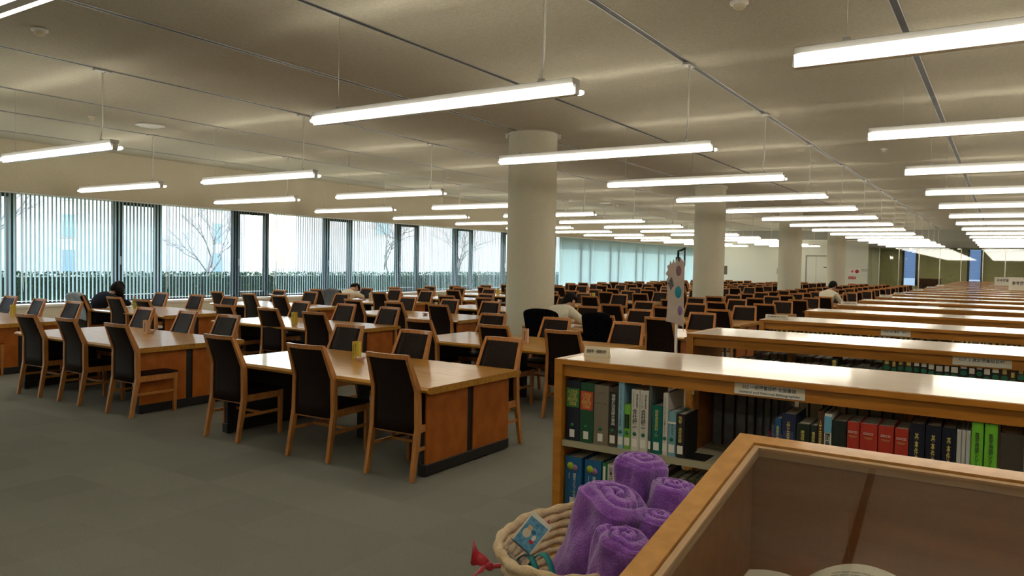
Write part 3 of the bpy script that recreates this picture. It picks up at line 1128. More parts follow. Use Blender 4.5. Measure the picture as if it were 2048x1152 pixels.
move((2, 1, 0, 0), -14.12, 7.50, .05)
move((2, 3, 0, 1), -13.38, 13.02, .04)
move((0, 2, 0, 0), -5.83, 10.12, -.05)
move((0, 2, 0, 1), -4.85, 10.08, .06)
move((0, 6, 0, 2), -3.95, 21.25, 0)
x, y, rz = on_chair((2, 1, 0, 0)); coat(x, y, rz, M['pale_cloth'], 'pale grey fleece jacket on the navy-top woman\'s chair by the window', .47, .45, 1.0, 2)
x, y, rz = on_chair((2, 3, 0, 1)); coat(x, y, rz, M['grey_cloth'], 'grey coat on the chair behind the sleeping reader', .52, .5, 1.0, 5)
x, y, rz = on_chair((0, 2, 0, 0)); coat(x, y, rz, M['black_cloth'], 'black coat on the chair of the cream-sweater reader by the column', .55, .6, 1.0, 9, 1.6)
x, y, rz = on_chair((0, 2, 0, 1)); coat(x - .05, y, rz, M['black_cloth'], 'black coat on the empty chair right of the cream-sweater reader', .43, .62, 1.0, 14)


# ------------------------------------------------------------------ people
def skin_mesh(nodes, edges, sub=2):
    names = list(nodes)
    idx = {n: i for i, n in enumerate(names)}
    me = D.meshes.new('sk')
    me.from_pydata([nodes[n][0] for n in names], [(idx[a], idx[b]) for a, b in edges], [])
    ob = D.objects.new('sk', me)
    ob.modifiers.new('skin', 'SKIN')
    sv = me.skin_vertices[0].data
    for n in names:
        r_ = nodes[n][1]
        sv[idx[n]].radius = r_ if isinstance(r_, tuple) else (r_, r_)
        sv[idx[n]].use_root = (n == names[0])
    ss = ob.modifiers.new('ss', 'SUBSURF')
    ss.levels = sub
    ss.render_levels = sub
    out = bake(ob)
    D.meshes.remove(me)
    for p in out.polygons:
        p.use_smooth = True
    return out


def person(x, y, rz, J, top_m, lab, long_hair=False, seed=0, hold=None):
    """seated figure; J gives joints (local, facing +Y)"""
    t = thing('person', lab, 'person', (x, y, 0), rz)
    nd = {}

    def V(p):
        return tuple(p)
    hp, ch, nk, hd = Vector(J['pelvis']), Vector(J['chest']), Vector(J['neck']), Vector(J['head'])
    mid = (hp + ch) / 2 + Vector((0, -.03, .02))
    nd['pelvis'] = (V(hp), (.15, .11))
    nd['waist'] = (V(mid), (.11, .085))
    nd['chest'] = (V(ch - Vector((0, -.015, .03))), (.095, .06))
    nd['neck'] = (V(nk), .055)
    hdir = (hd - nk).normalized()
    nd['skull0'] = (V(nk + hdir * .07), .062)
    nd['skull1'] = (V(hd), (.082, .095))
    nd['skull2'] = (V(hd + hdir * .085), .06)
    E_ = [('pelvis', 'waist'), ('waist', 'chest'), ('chest', 'neck'), ('neck', 'skull0'), ('skull0', 'skull1'), ('skull1', 'skull2')]
    for s_, sn in ((-1, 'l'), (1, 'r')):
        sh, el, wr = [Vector(p) for p in J['arm' + sn]]
        nd['sh' + sn] = (V(sh), .05)
        nd['el' + sn] = (V(el), .038)
        nd['wr' + sn] = (V(wr), .028)
        fd = (wr - el).normalized()
        side = fd.cross(Vector((0, 0, 1))).normalized() * s_
        pm = wr + fd * .06
        nd['pm' + sn] = (V(pm), (.032, .018))
        E_ += [('chest', 'sh' + sn), ('sh' + sn, 'el' + sn), ('el' + sn, 'wr' + sn), ('wr' + sn, 'pm' + sn)]
        for k in range(4):
            o = side * ((k - 1.5) * .019)
            b0 = pm + fd * .035 + o
            b1 = b0 + fd * (.028 + .004 * (k in (1, 2))) + Vector((0, 0, .004))
            b2 = b1 + fd * .022 + Vector((0, 0, -.014))
            nd['f%s%da' % (sn, k)] = (V(b0), .009)
            nd['f%s%db' % (sn, k)] = (V(b1), .008)
            nd['f%s%dc' % (sn, k)] = (V(b2), .007)
            E_ += [('pm' + sn, 'f%s%da' % (sn, k)), ('f%s%da' % (sn, k), 'f%s%db' % (sn, k)), ('f%s%db' % (sn, k), 'f%s%dc' % (sn, k))]
        tb = pm - fd * .02 - side * .03
        nd['t%sa' % sn] = (V(tb), .01)
        nd['t%sb' % sn] = (V(tb + fd * .03 - side * .014), .008)
        E_ += [('wr' + sn, 't%sa' % sn), ('t%sa' % sn, 't%sb' % sn)]
        kn = Vector((s_ * .12, hp.y + .42, .52))
        an = Vector((s_ * .12, hp.y + .40, .10))
        nd['hip' + sn] = ((s_ * .095, hp.y + .03, hp.z - .02), .085)
        nd['kn' + sn] = (V(kn), .06)
        nd['an' + sn] = (V(an), .04)
        nd['to' + sn] = ((s_ * .13, hp.y + .53, .045), .035)
        E_ += [('pelvis', 'hip' + sn), ('hip' + sn, 'kn' + sn), ('kn' + sn, 'an' + sn), ('an' + sn, 'to' + sn)]
    me = skin_mesh(nd, E_)
    # face: nose, ears joined to the body mesh
    bm = bmesh.new()
    bm.from_mesh(me)
    right = Vector((1, 0, 0))
    fwd = hdir.cross(right) * -1
    if fwd.y < 0 and hdir.z > 0:
        fwd = -fwd
    if 'face' in J:
        fwd = Vector(J['face']).normalized()
        fwd = (fwd - hdir * fwd.dot(hdir)).normalized()
        right = hdir.cross(fwd) * -1
    for cpos, sc_ in ((hd + fwd * .098 - hdir * .012, (.013, .018, .02)), (hd + right * .083 - hdir * .01, (.012, .02, .032)), (hd - right * .083 - hdir * .01, (.012, .02, .032)),
                      (hd + fwd * .088 - hdir * .055, (.025, .008, .007)), (hd + fwd * .085 + right * .032 + hdir * .012, (.013, .008, .008)), (hd + fwd * .085 - right * .032 + hdir * .012, (.013, .008, .008))):
        r_ = bmesh.ops.create_uvsphere(bm, u_segments=10, v_segments=8, radius=1)
        for v in r_['verts']:
            v.co = Vector((v.co.x * sc_[0], v.co.y * sc_[1], v.co.z * sc_[2])) + cpos
    bm.to_mesh(me)
    bm.free()
    for p in me.polygons:
        p.use_smooth = True
    me.materials.clear()
    me.materials.append(M['skin'])
    put('body', me, t)
    # top
    nt_ = {'pelvis': (nd['pelvis'][0], (.175, .135)), 'waist': (nd['waist'][0], (.165, .13)), 'chest': (nd['chest'][0], (.185, .14)), 'collar': (V(nk - (nk - ch) * .12), .066)}
    E2 = [('pelvis', 'waist'), ('waist', 'chest'), ('chest', 'collar')]
    for sn in 'lr':
        sh, el, wr = [Vector(p) for p in J['arm' + sn]]
        nt_['sh' + sn] = (V(sh), .086)
        nt_['ml' + sn] = (V((sh + el) / 2 + Vector((0, 0, -.005))), .068)
        nt_['el' + sn] = (V(el), .062)
        nt_['wr' + sn] = (V(wr - (wr - el) * .06), .040)
        E2 += [('chest', 'sh' + sn), ('sh' + sn, 'ml' + sn), ('ml' + sn, 'el' + sn), ('el' + sn, 'wr' + sn)]
    me = skin_mesh(nt_, E2)
    me.materials.clear()
    me.materials.append(top_m)
    o = put('top', me, t)
    nt_ = {'pelvis': (nd['pelvis'][0], (.165, .125))}
    E2 = []
    for sn in 'lr':
        for q, r_ in (('hip', .10), ('kn', .076), ('an', .055)):
            nt_[q + sn] = (nd[q + sn][0], r_)
        E2 += [('pelvis', 'hip' + sn), ('hip' + sn, 'kn' + sn), ('kn' + sn, 'an' + sn)]
    me = skin_mesh(nt_, E2)
    me.materials.clear()
    me.materials.append(M['trouser'])
    put('trousers', me, t)
    for s_, sn in ((-1, 'l'), (1, 'r')):
        p = nd['an' + sn][0]
        sb = MB().ball((p[0], p[1] + .07, .05), .1, 8, sc=(.5, 1.35, .5))
        put('shoe', sb.mesh('shoe', M['black']), t)
    # hair
    h = MB()
    cc = hd + hdir * .03 - fwd * .026
    h.ball((0, 0, 0), 1, 10)
    for i, p in enumerate(h.v):
        p = Vector(p)
        q = right * p.x * .102 + fwd * p.y * .116 + hdir * p.z * .12
        if p.y > .25 and p.z < .25:
            q -= fwd * (.06 + .05 * p.y)
        if p.z < -.2:
            q += hdir * (.03 if p.y > -.1 else -.035) * min(1, -p.z * 1.4)
        q += q.normalized() * noise.noise(p * 4 + Vector((seed, 0, 0))) * .009
        h.v[i] = tuple(cc + q)
    if long_hair:
        for k in range(30):
            a = 2 * PI * k / 30
            if abs(a - PI / 2) < .5:
                continue
            b0 = cc + right * math.cos(a) * .085 + fwd * math.sin(a) * .08 + hdir * .0
            dn = .17 + .03 * math.sin(k * 2.1)
            out = right * math.cos(a) * .03 - Vector((0, .03 * (math.sin(a) < 0), 0))
            h.tube([b0 + hdir * .03, b0 + out * .8 + Vector((0, 0, -dn * .4)), b0 + out + Vector((0, .01, -dn * .8)), b0 + out * .8 + Vector((0, .02, -dn))], [.03, .034, .028, .008], 7)
    put('hair', h.mesh('hair', M['hair']), t)
    if 'collar' in J:
        rc = MB().tube([(nk.x + .062 * math.cos(a * PI / 8), nk.y - .02 + .05 * math.sin(a * PI / 8), nk.z - .01 - .02 * math.sin(a * PI / 8)) for a in range(16)], .016, 6, closed=True)
        put('collar', rc.mesh('collar', M['navy']), t)
    return t


# woman by the window: leans forward over the table and to her left, phone in hand
x, y, rz = on_chair((2, 1, 0, 0))
person(x + .03, y - .02, .12, dict(pelvis=(0, -.03, .58), chest=(.03, .18, .92), neck=(.07, .31, 1.0), head=(.10, .40, 1.07), face=(.1, .75, -.6),
       arml=((-.13, .21, .92), (-.17, .46, .79), (.04, .58, .78)), armr=((.20, .24, .91), (.26, .50, .79), (.10, .63, .79))), M['navy'],
       'woman in navy top with long dark hair, looking at her phone by the window', True, 2)
tag(put('phone', MB().box(-.036, .036, -.07, .07, -.004, .004, c=.003).mesh('phone', M['white_metal']), None, (x + .0, y + .66, .80), (.35, .1, .1)), 'pale mobile phone in the hands of the navy-top woman', 'phone')
# sleeping reader
x, y, rz = on_chair((2, 3, 0, 1))
person(x + .02, y - .02, .22, dict(pelvis=(0, -.03, .58), chest=(.02, .20, .93), neck=(.06, .33, .99), head=(.10, .42, 1.0), face=(.6, .5, -.6),
       arml=((-.14, .26, .88), (-.2, .5, .79), (.02, .56, .78)), armr=((.20, .27, .88), (.28, .50, .79), (.08, .64, .78))), M['cream_knit'],
       'reader in beige top asleep with head on the table by the window', False, 4)
# cream sweater by the column
x, y, rz = on_chair((0, 2, 0, 0))
person(x + .02, y - .02, -.3, dict(pelvis=(0, -.03, .60), chest=(.0, .15, .96), neck=(.0, .27, 1.05), head=(.0, .35, 1.11), face=(.15, .8, -.6), collar=1,
       arml=((-.17, .17, .97), (-.24, .36, .80), (-.02, .52, .78)), armr=((.19, .18, .97), (.36, .36, .79), (.16, .54, .78))), M['cream_knit'],
       'person in cream sweater bent over the table beside the big round column', False, 7)
tag(put('open_notebook', MB().box(-.15, .15, -.11, .11, 0, .006).box(-.148, -.003, -.105, .105, .006, .012).box(.003, .148, -.105, .105, .006, .012).mesh('open_notebook', [M['white']]), None, (x + .32, y + .48, TZ), (0, 0, .1)), 'open white notebook in front of the cream-sweater reader', 'notebook')
# distant reader
x, y, rz = on_chair((0, 6, 0, 2))
person(x, y - .02, -.3, dict(pelvis=(0, -.03, .60), chest=(.0, .12, 1.04), neck=(.02, .22, 1.16), head=(.03, .31, 1.24), face=(.1, .8, -.6),
       arml=((-.18, .14, 1.03), (-.28, .30, .80), (-.04, .46, .78)), armr=((.19, .16, 1.03), (.32, .30, .79), (.12, .48, .78))), M['cream_knit'],
       'distant reader in cream top with back to the camera near the third column', False, 9)
t = thing('laptop', 'small laptop with a blue screen beyond the distant cream-top reader', 'laptop', (-5.75, 33.1, TZ), .2)
put('base', MB().box(-.15, .15, -.1, .1, 0, .015).mesh('base', M['black']), t)
put('lid', MB().box(-.15, .15, .1, .112, .012, .21).mesh('lid', M['black']), t)
put('screen', MB().box(-.06, .03, .096, .1, .08, .13).mesh('screen', mat('laptop_glow', (.02, .1, .3), .4, emit=(.02, .12, .35), es=.8)), t)

# bottle and phone by the woman
t = thing('drink_bottle', 'green-labelled plastic tea bottle standing on the window-line table', 'bottle', (-13.5, 7.9, TZ))
put('bottle_body', MB().lathe([(0, 0), (.03, .003), (.033, .03), (.033, .15), (.026, .175), (.014, .2), (.014, .215)], 20).mesh('bottle_body', mat('tea', (.45, .40, .05), .2, trans=.3)), t)
put('bottle_label', MB().lathe([(.0338, .045), (.0338, .135)], 20).mesh('bottle_label', noisy('bottle_label', (.12, .3, .06), (.5, .5, .1), 60, .5)), t)
put('cap', MB().lathe([(.016, .213), (.016, .235), (0, .236)], 16).mesh('cap', M['pink_lamp']), t)
tag(put('tray', MB().lathe([(0, 0), (.05, 0), (.055, .012), (.05, .012), (.048, .004), (0, .004)], 20).mesh('tray', M['white']), None, (-13.75, 7.92, TZ)), 'small white dish left of the tea bottle', 'dish')

# ------------------------------------------------------------------ bookcases
BH, BD, BL = 1.235, .66, 4.4
BX, BY0, BP = -1.845, 3.225, 1.85
S1, S2 = .835, .50                                       # shelf surfaces


def bookcase_proto():
    r_ = put('bookcase', None)
    W = M['case_wood']
    for x0 in (0, BL - .045):
        put('side_panel', MB().box(x0, x0 + .045, 0, BD, 0, BH, c=.003).mesh('side_panel', W), r_)
    m_ = MB().box(.045, BL - .045, .0, BD, BH - .026, BH - .002, 0).box(.045, BL - .045, .012, BD - .012, BH - .002, BH - .0005, 1)
    put('top', m_.mesh('top', [W, M['case_top']]), r_)
    for y0 in (.022, BD - .042):
        put('fascia', MB().box(.045, BL - .045, y0, y0 + .02, BH - .085, BH - .027).mesh('fascia', W), r_)
    for k in range(5):
        x = .64 + k * .9
        put('divider', MB().box(x - .011, x + .011, .24, BD - .05, .13, BH - .03).mesh('divider', W), r_)
    for z in (S1, S2, .13):
        put('shelf', MB().box(.046, BL - .046, .012, BD / 2 - .012, z - .028, z).mesh('shelf', M['shelf']), r_)
        put('shelf', MB().box(.046, BL - .046, BD / 2 + .012, BD - .012, z - .028, z).mesh('shelf', M['shelf']), r_)
    put('kickboard', MB().box(.045, BL - .045, .04, BD - .04, 0, .10).mesh('kickboard', M['black']), r_)
    return r_


bp = None
NB = 23
for k in range(NB):
    if bp is None:
        o = bp = bookcase_proto()
    else:
        o = copy_tree(bp)
    o.location = (BX, BY0 + BP * k, 0)
    lab = ['nearest low wooden bookcase, filled with dictionaries behind the glass display case', 'second low wooden bookcase from the camera, behind the standing banner pole'][k] if k < 2 else ORD[k] + ' low wooden bookcase from the camera in the long row'
    if k == NB - 1:
        lab = 'farthest low wooden bookcase of the long row, by the glass partition'
    tag(o, lab, 'bookcase', 'low double-sided wooden bookcases')


# class labels on the fascias
def class_label(x0, x1, k, l1, l2, lab, z0=1.158, z1=1.206):
    yy = BY0 + BP * k + .022
    t = thing('shelf_label', lab, 'label', ((x0 + x1) / 2, yy, (z0 + z1) / 2), 0, 'subject labels on the bookcases')
    w_, h_ = x1 - x0, z1 - z0
    put('plate', MB().box(-w_ / 2, w_ / 2, -.004, 0, -h_ / 2, h_ / 2).mesh('plate', M['cream']), t)
    put('white_field', MB().box(-w_ / 2 + .0, w_ / 2, -.0046, -.004, -h_ / 2, -h_ * .1).box(-w_ * .36, w_ * .36, -.0046, -.004, -h_ * .1, h_ / 2).mesh('white_field', M['white']), t)
    if l1:
        text('lettering', l1, M['ink'], w_ * .76, h_ * .40, (0, -.0052, h_ * .2), t)
    if l2:
        text('lettering', l2, M['ink'], w_ * .86, h_ * .28, (0, -.0052, -h_ * .28), t)


class_label(-.96, -.67, 0, '025 一般図書目録 全国書誌', 'General and National Bibliographies', 'subject label 025 on the front of the nearest bookcase')
class_label(-.24, .05, 1, '027. 2 選定図書総目録', '', 'subject label on the front of the second bookcase')
class_label(-.85, -.63, 2, '028, 029 書誌・目録', '', 'subject label on the front of the third bookcase')
class_label(-1.05, -.78, 5, '', '', 'subject label on the sixth bookcase from the camera')
class_label(-.95, -.68, 6, '', '', 'subject label on the seventh bookcase from the camera')


def tent(x, y, z, rz, w_, h_, txt, lab, m_='white'):
    t = thing('tent_card', lab, 'card', (x, y, z), rz, 'folded cards on top of the bookcases')
    b_ = MB().prism([(-h_ * .45, 0), (h_ * .45, 0), (0, h_)], -w_ / 2, w_ / 2)
    put('card', b_.mesh('card', M[m_]), t)
    an = math.atan2(.45, 1)
    text('lettering', txt, M['ink'], w_ * .8, h_ * .42, (0, -h_ * .45 * .5 - .0012, h_ * .5 + .0003), t, (PI / 2 - an, 0, 0))


tent(-1.72, 3.44, BH, .12, .13, .05, '情報学・情報科学', 'white tent card on the left end of the nearest bookcase', 'cream')
for k, xx, n_ in ((2, -1.74, 'third'), (4, -1.72, 'fifth'), (6, -1.72, 'seventh'), (7, -1.7, 'eighth'), (9, -1.7, 'tenth'), (11, -1.7, 'twelfth'), (13, -1.7, 'fourteenth')):
    tent(xx, BY0 + BP * k + .2, BH, 0, .20, .038, '分類表示 0%d0' % (k % 10), 'flat white tent card on the left end of the %s bookcase' % n_)
for x, k, s_, lab in ((-.06, 15, 1., 'big white sign card standing on far bookcases, left of the pair'), (.33, 11, 1., 'big white sign card at the right picture edge, lower and nearer one'), (.33, 16, 1., 'big white sign card at the right picture edge, upper and farther one')):
    t = thing('standing_sign', lab, 'sign', (x, BY0 + BP * k + .3, BH), 0, 'big white sign cards on the far bookcases')
    put('board', MB().box(-.24, .24, -.015, .015, 0, .30, c=.004).mesh('board', M['white']), t)
    text('lettering', '参考図書', M['ink'], .34, .1, (0, -.016, .19), t)

# ------------------------------------------------------------------ books
CM = {}


def cmat(c, rough=.55):
    k = tuple(round(v, 3) for v in c)
    if k not in CM:
        CM[k] = mat('cover_%d' % len(CM), k, rough, spec=.4)
    return CM[k]


def book(x0, x1, yf, z0, z1, depth, col, lab, page_top=.004, name='book', call=True, dot=.72, shape='hard'):
    """upright book whose spine faces the camera; root is the cover, pages etc. are children"""
    wd, h = x1 - x0, z1 - z0
    m_ = MB()
    th = .0028
    n = 5
    pr = [(-wd / 2 + .0004, .004)]
    for i in range(n + 1):
        u = i / n * 2 - 1
        pr.append((u * (wd / 2 - .0006), -.004 * (1 - u * u) * (wd / .04) ** .5))
    outer = [(-wd / 2, depth)] + [(-wd / 2, .004)] + pr[1:] + [(wd / 2, .004), (wd / 2, depth)]
    inner = [(wd / 2 - th, depth), (wd / 2 - th, .008), (-wd / 2 + th, .008), (-wd / 2 + th, depth)]
    m_.prism(outer + inner, 0, h, axis='z')
    r_ = put(name, m_.mesh(name, cmat(col)), None, ((x0 + x1) / 2, yf, z0))
    tag(r_, lab, 'book', None)
    put('page_block', MB().box(-wd / 2 + th, wd / 2 - th, .008, depth - .004, .003, h - page_top).mesh('page_block', M['pages']), r_)
    if call:
        lw = min(.026, wd * .8)
        y = -.0047 * (wd / .04) ** .5
        put('call_label', MB().box(-lw / 2, lw / 2, y - .0006, y + .003, .018, .018 + .037).mesh('call_label', M['white']), r_)
        rr = min(.0095, wd * .38)
        put('round_sticker', MB().lathe([(rr, 0), (rr, .001), (0, .001)], 18).mesh('round_sticker', M['green_dot']), r_, (0, y, .078), (PI / 2, 0, 0))
    return r_


def ttl(b_, body, m_, wd, h, dx, z, vertical=True):
    w0 = b_.dimensions.x if False else .04
    text('title', vert(body) if vertical else body, m_, wd, h, (dx, -.0062, z), b_)


def panel(b_, wd, z0, z1, m_, nm='title_panel'):
    put(nm, MB().box(-wd / 2, wd / 2, -.0056, .002, z0, z1).mesh(nm, m_), b_)


Y0 = BY0 + .035
z0 = S1
navy, dgreen = (.008, .012, .025), (.012, .07, .03)
b = book(-1.792, -1.716, Y0, z0, 1.13, .19, navy, 'thick navy dictionary with green and gold title panel, leftmost on the top shelf')
panel(b, .07, .165, .258, mat('green_panel', (.03, .16, .03), .5))
ttl(b, '人文社会\n37万語\n英和対訳\n大辞典', M['gold'], .056, .08, 0, .212, False)
b = book(-1.714, -1.642, Y0, z0, 1.126, .19, dgreen, 'thick dark green dictionary with red and gold title panel on the top shelf')
panel(b, .066, .16, .25, mat('red_panel', (.5, .05, .02), .5))
ttl(b, '人文社会\n37万語\n和英対訳\n大辞典', M['gold'], .052, .078, 0, .205, False)
b = book(-1.64, -1.562, Y0, z0, 1.122, .19, (.19, .16, .11), 'thick grey-brown plain reference volume on the top shelf')
ttl(b, 'SCIENCE', M['ink'], .03, .004, 0, .25, False)
ttl(b, 'INFORMATION SYSTEMS', M['ink'], .06, .004, 0, .2, False)
b = book(-1.56, -1.515, Y0, z0, 1.119, .19, (.06, .045, .028), 'dark brown dictionary with large white vertical title on the top shelf')
panel(b, .034, .09, .262, M['black'])
ttl(b, '情報技術用語大事典', M['silver_ink'], .02, .15, .003, .178)
b = book(-1.512, -1.482, Y0, z0, 1.15, .21, (.22, .42, .52), 'tall slim light blue book on the top shelf')
ttl(b, '2003データベースの基礎', M['ink'], .008, .19, 0, .2)
b = book(-1.480, -1.447, Y0, z0, 1.046, .15, (.16, .42, .05), 'small bright green book on the top shelf')
panel(b, .022, .1, .165, M['black'])
ttl(b, 'おりの科学', M['green_dot'], .012, .055, 0, .13)
for x0, x1, n_ in ((-1.445, -1.403, 'left'), (-1.402, -1.360, 'right')):
    b = book(x0, x1, Y0, z0, 1.121, .19, (.58, .57, .5), 'white company yearbook 2007 with bold black title, %s one of the pair' % n_)
    ttl(b, '情報処理', M['ink'], .008, .065, .010, .235)
    ttl(b, 'ソフトウェア', M['ink'], .008, .07, -.008, .235)
    ttl(b, '会社録', M['ink'], .024, .075, 0, .16)
    ttl(b, '2007', M['ink'], .022, .008, 0, .111, False)
b = book(-1.358, -1.344, Y0, z0, 1.15, .2, (.08, .10, .09), 'thin dark book between the white yearbooks and the teal book')
b = book(-1.342, -1.290, Y0, z0, 1.058, .17, (.0, .12, .095), 'teal dictionary with gold vertical title on the top shelf')
ttl(b, '情報通信英和・和', M['gold'], .016, .13, 0, .14)
b = book(-1.288, -1.264, Y0, z0, 1.12, .2, (.58, .56, .5), 'slim white book with thin vertical title on the top shelf')
ttl(b, 'デジタルコンテンツ白書2005', M['ink'], .007, .17, 0, .18)
b = book(-1.262, -1.224, Y0, z0, 1.04, .16, (.16, .33, .38), 'light teal paperback with pale band on the top shelf')
panel(b, .037, .15, .158, M['white'], 'band')
ttl(b, 'デジタル', M['ink'], .012, .05, .004, .125)
b = book(-1.222, -1.183, Y0, z0, 1.033, .17, (.02, .016, .014), 'black book with gold title beside the empty shelf space')
ttl(b, '情報・通信用語', M['gold'], .016, .12, 0, .13)
t = thing('book_end', 'dark metal book end at the right end of the dictionaries', 'book end', (-1.178, Y0, S1))
put('upright_plate', MB().box(0, .002, .0, .13, .001, .17).mesh('upright_plate', M['black']), t)
put('base_plate', MB().box(0, .09, .0, .13, .0, .0018).mesh('base_plate', M['black']), t)

# lower shelf of the nearest bookcase
z0 = S2
for i, (x0, x1, n_) in enumerate(((-1.79, -1.70, 'left'), (-1.682, -1.594, 'right'))):
    b = book(x0, x1, Y0, z0, .752, .23, (.012, .10, .25), 'thick blue loose-leaf law binder on the lower shelf, %s one' % n_, name='binder')
    put('round_emblem', MB().lathe([(.018, 0), (.018, .001), (0, .001)], 20).mesh('round_emblem', mat('emblem_green_%d' % i, (.35, .5, .02), .5)), b, (-.012, -.0075, .21), (PI / 2, 0, 0))
    put('round_emblem', MB().lathe([(.016, 0), (.016, .0006), (0, .0006)], 20).mesh('round_emblem', mat('emblem_pink_%d' % i, (.3, .15, .3), .5)), b, (.012, -.0073, .203), (PI / 2, 0, 0))
    text('title', vert('情報ネットワークの法律実務'), M['silver_ink'], .018, .165, (.012, -.0085, .095), b)
    text('author', vert('編集代表'), M['silver_ink'], .005, .03, (-.018, -.0085, .16), b)
b = book(-1.588, -1.562, Y0, z0, .75, .2, (.01, .17, .06), 'slim green and white book on the lower shelf', call=False)
panel(b, .012, .02, .235, M['white'])
b = book(-1.56, -1.518, Y0, z0, .749, .2, (.58, .56, .5), 'white computer yearbook with large vertical title on the lower shelf', call=False)
ttl(b, '日本コンピュータ人', M['ink'], .02, .17, 0, .15)
b = book(-1.515, -1.475, Y0, z0, .725, .19, (.56, .53, .44), 'cream book with sideways Latin title on the lower shelf', call=False)
text('title', 'Find', M['ink'], .05, .018, (0, -.0062, .17), b, (PI / 2, PI / 2, 0))

# right part of the top shelf
z0 = S1
row = [(-.818, -.806, 1.014, (.10, .005, .02), 'thin maroon book left of the blue volumes', None),
       (-.804, -.791, 1.038, (.05, .08, .13), 'thin grey-blue book left of the blue volumes', None),
       (-.789, -.765, 1.069, (.02, .09, .22), 'slim blue book left of the thick navy volume', '書誌年鑑'),
       (-.763, -.706, 1.093, (.015, .02, .06), 'thick navy volume with framed title', '世界書誌'),
       (-.703, -.651, 1.059, (.012, .022, .010), 'very dark green book with gold lettering, wide one', '国立国会'),
       (-.648, -.622, 1.058, (.012, .022, .014), 'very dark green book with gold lettering, narrow one', '図書館'),
       (-.620, -.597, 1.12, (.08, .028, .010), 'slim tall reddish brown book', '全国総合'),
       (-.595, -.567, 1.113, (.60, .62, .55), 'white and blue yearbook with bold black title', None),
       (-.565, -.511, 1.09, (.012, .018, .014), 'black-green volume left of the red books', None),
       (-.508, -.464, 1.091, (.40, .03, .015), 'red DDC volume, leftmost of the four', 'DDC22'),
       (-.461, -.399, 1.091, (.40, .03, .015), 'red DDC volume, second of the four and widest', 'DDC22'),
       (-.396, -.341, 1.091, (.40, .03, .015), 'red DDC volume, third of the four', 'DDC22'),
       (-.337, -.290, 1.088, (.40, .03, .015), 'red DDC volume, rightmost of the four', 'DDC22'),
       (-.288, -.235, 1.114, (.005, .007, .018), 'navy-black subject heading volume, left of three', '基本件名標目表'),
       (-.232, -.181, 1.114, (.005, .007, .018), 'navy-black subject heading volume, middle of three', '基本件名標目表'),
       (-.178, -.132, 1.112, (.005, .007, .018), 'navy-black subject heading volume, right of three', '基本件名標目表'),
       (-.130, -.115, 1.112, (.46, .46, .43), 'thin pale grey booklet, left of three', None),
       (-.114, -.101, 1.112, (.46, .46, .43), 'thin pale grey booklet, middle of three', None),
       (-.100, -.086, 1.112, (.46, .46, .43), 'thin pale grey booklet, right of three', None),
       (-.084, -.046, 1.146, (.15, .48, .03), 'bright green thesaurus with black vertical title, left one', '医学用語シソーラス第一版'),
       (-.042, -.002, 1.146, (.15, .48, .03), 'bright green thesaurus with black vertical title, right one', '医学用語シソーラス第二版'),
       (.007, .078, 1.118, (.05, .042, .03), 'dark archive box at the right edge of the top shelf', None)]
for x0, x1, zt, col, lab, tx in row:
    b = book(x0, x1, Y0, z0, zt, .19, col, lab, call=False, name='archive_box' if 'archive' in lab else 'book')
    if 'archive' in lab:
        b['category'] = 'box'
    h = zt - z0
    wd = x1 - x0
    if tx and tx.startswith('DDC'):
        text('title', tx, M['silver_ink'], .034, .009, (0, -.0062, h - .038), b)
        text('subtitle', 'Dewey Decimal\nClassification', M['gold'], .03, .008, (0, -.0062, h - .055), b)
    elif tx:
        m_ = M['ink'] if 'green thesaurus' in lab else M['gold']
        text('title', vert(tx), m_, min(.014, wd * .45), h * .72, (0, -.0062, h * .52), b)
    if 'yearbook with bold' in lab:
        panel(b, wd * .98, h - .075, h - .01, mat('blue_band', (.12, .35, .5), .5), 'band')
        text('title', vert('図書館年鑑'), M['ink'], .02, .17, (0, -.0062, h - .165), b)
    if 'thick navy' in lab:
        panel(b, .04, h * .3, h * .72, mat('framed_panel', (.04, .05, .12), .5))


# generic volumes
def gen_mesh(name, wd, h, dp, col, lab_z=None, dot=None, title=None, pg='pages', back=False):
    m_ = MB()
    m_.box(-wd / 2, -wd / 2 + .003, 0, dp, 0, h, 0)
    m_.box(wd / 2 - .003, wd / 2, 0, dp, 0, h, 0)
    if back:
        m_.box(-wd / 2, wd / 2, dp - .003, dp, 0, h, 0)
        m_.box(-wd / 2 + .003, wd / 2 - .003, .004, dp - .003, .003, h - .004, 1)
    else:
        m_.box(-wd / 2, wd / 2, -.002, .004, 0, h, 0)
        m_.box(-wd / 2 + .003, wd / 2 - .003, .004, dp - .004, .003, h - .004, 1)
    mats = [cmat(col), M[pg], M['white'], M['green_dot'], M['gold']]
    if lab_z is not None:
        m_.box(-wd * .38, wd * .38, -.0028, -.002, lab_z, lab_z + .035, 2)
    if dot is not None:
        m_.add([(wd * .42 * math.cos(a * PI / 6), -.0032, dot + wd * .42 * math.sin(a * PI / 6)) for a in range(12)], [tuple(range(12))], 3)
    if title is not None:
        m_.box(-wd * .25, wd * .25, -.0028, -.002, title[0], title[1], 4)
    return m_.mesh(name, mats)


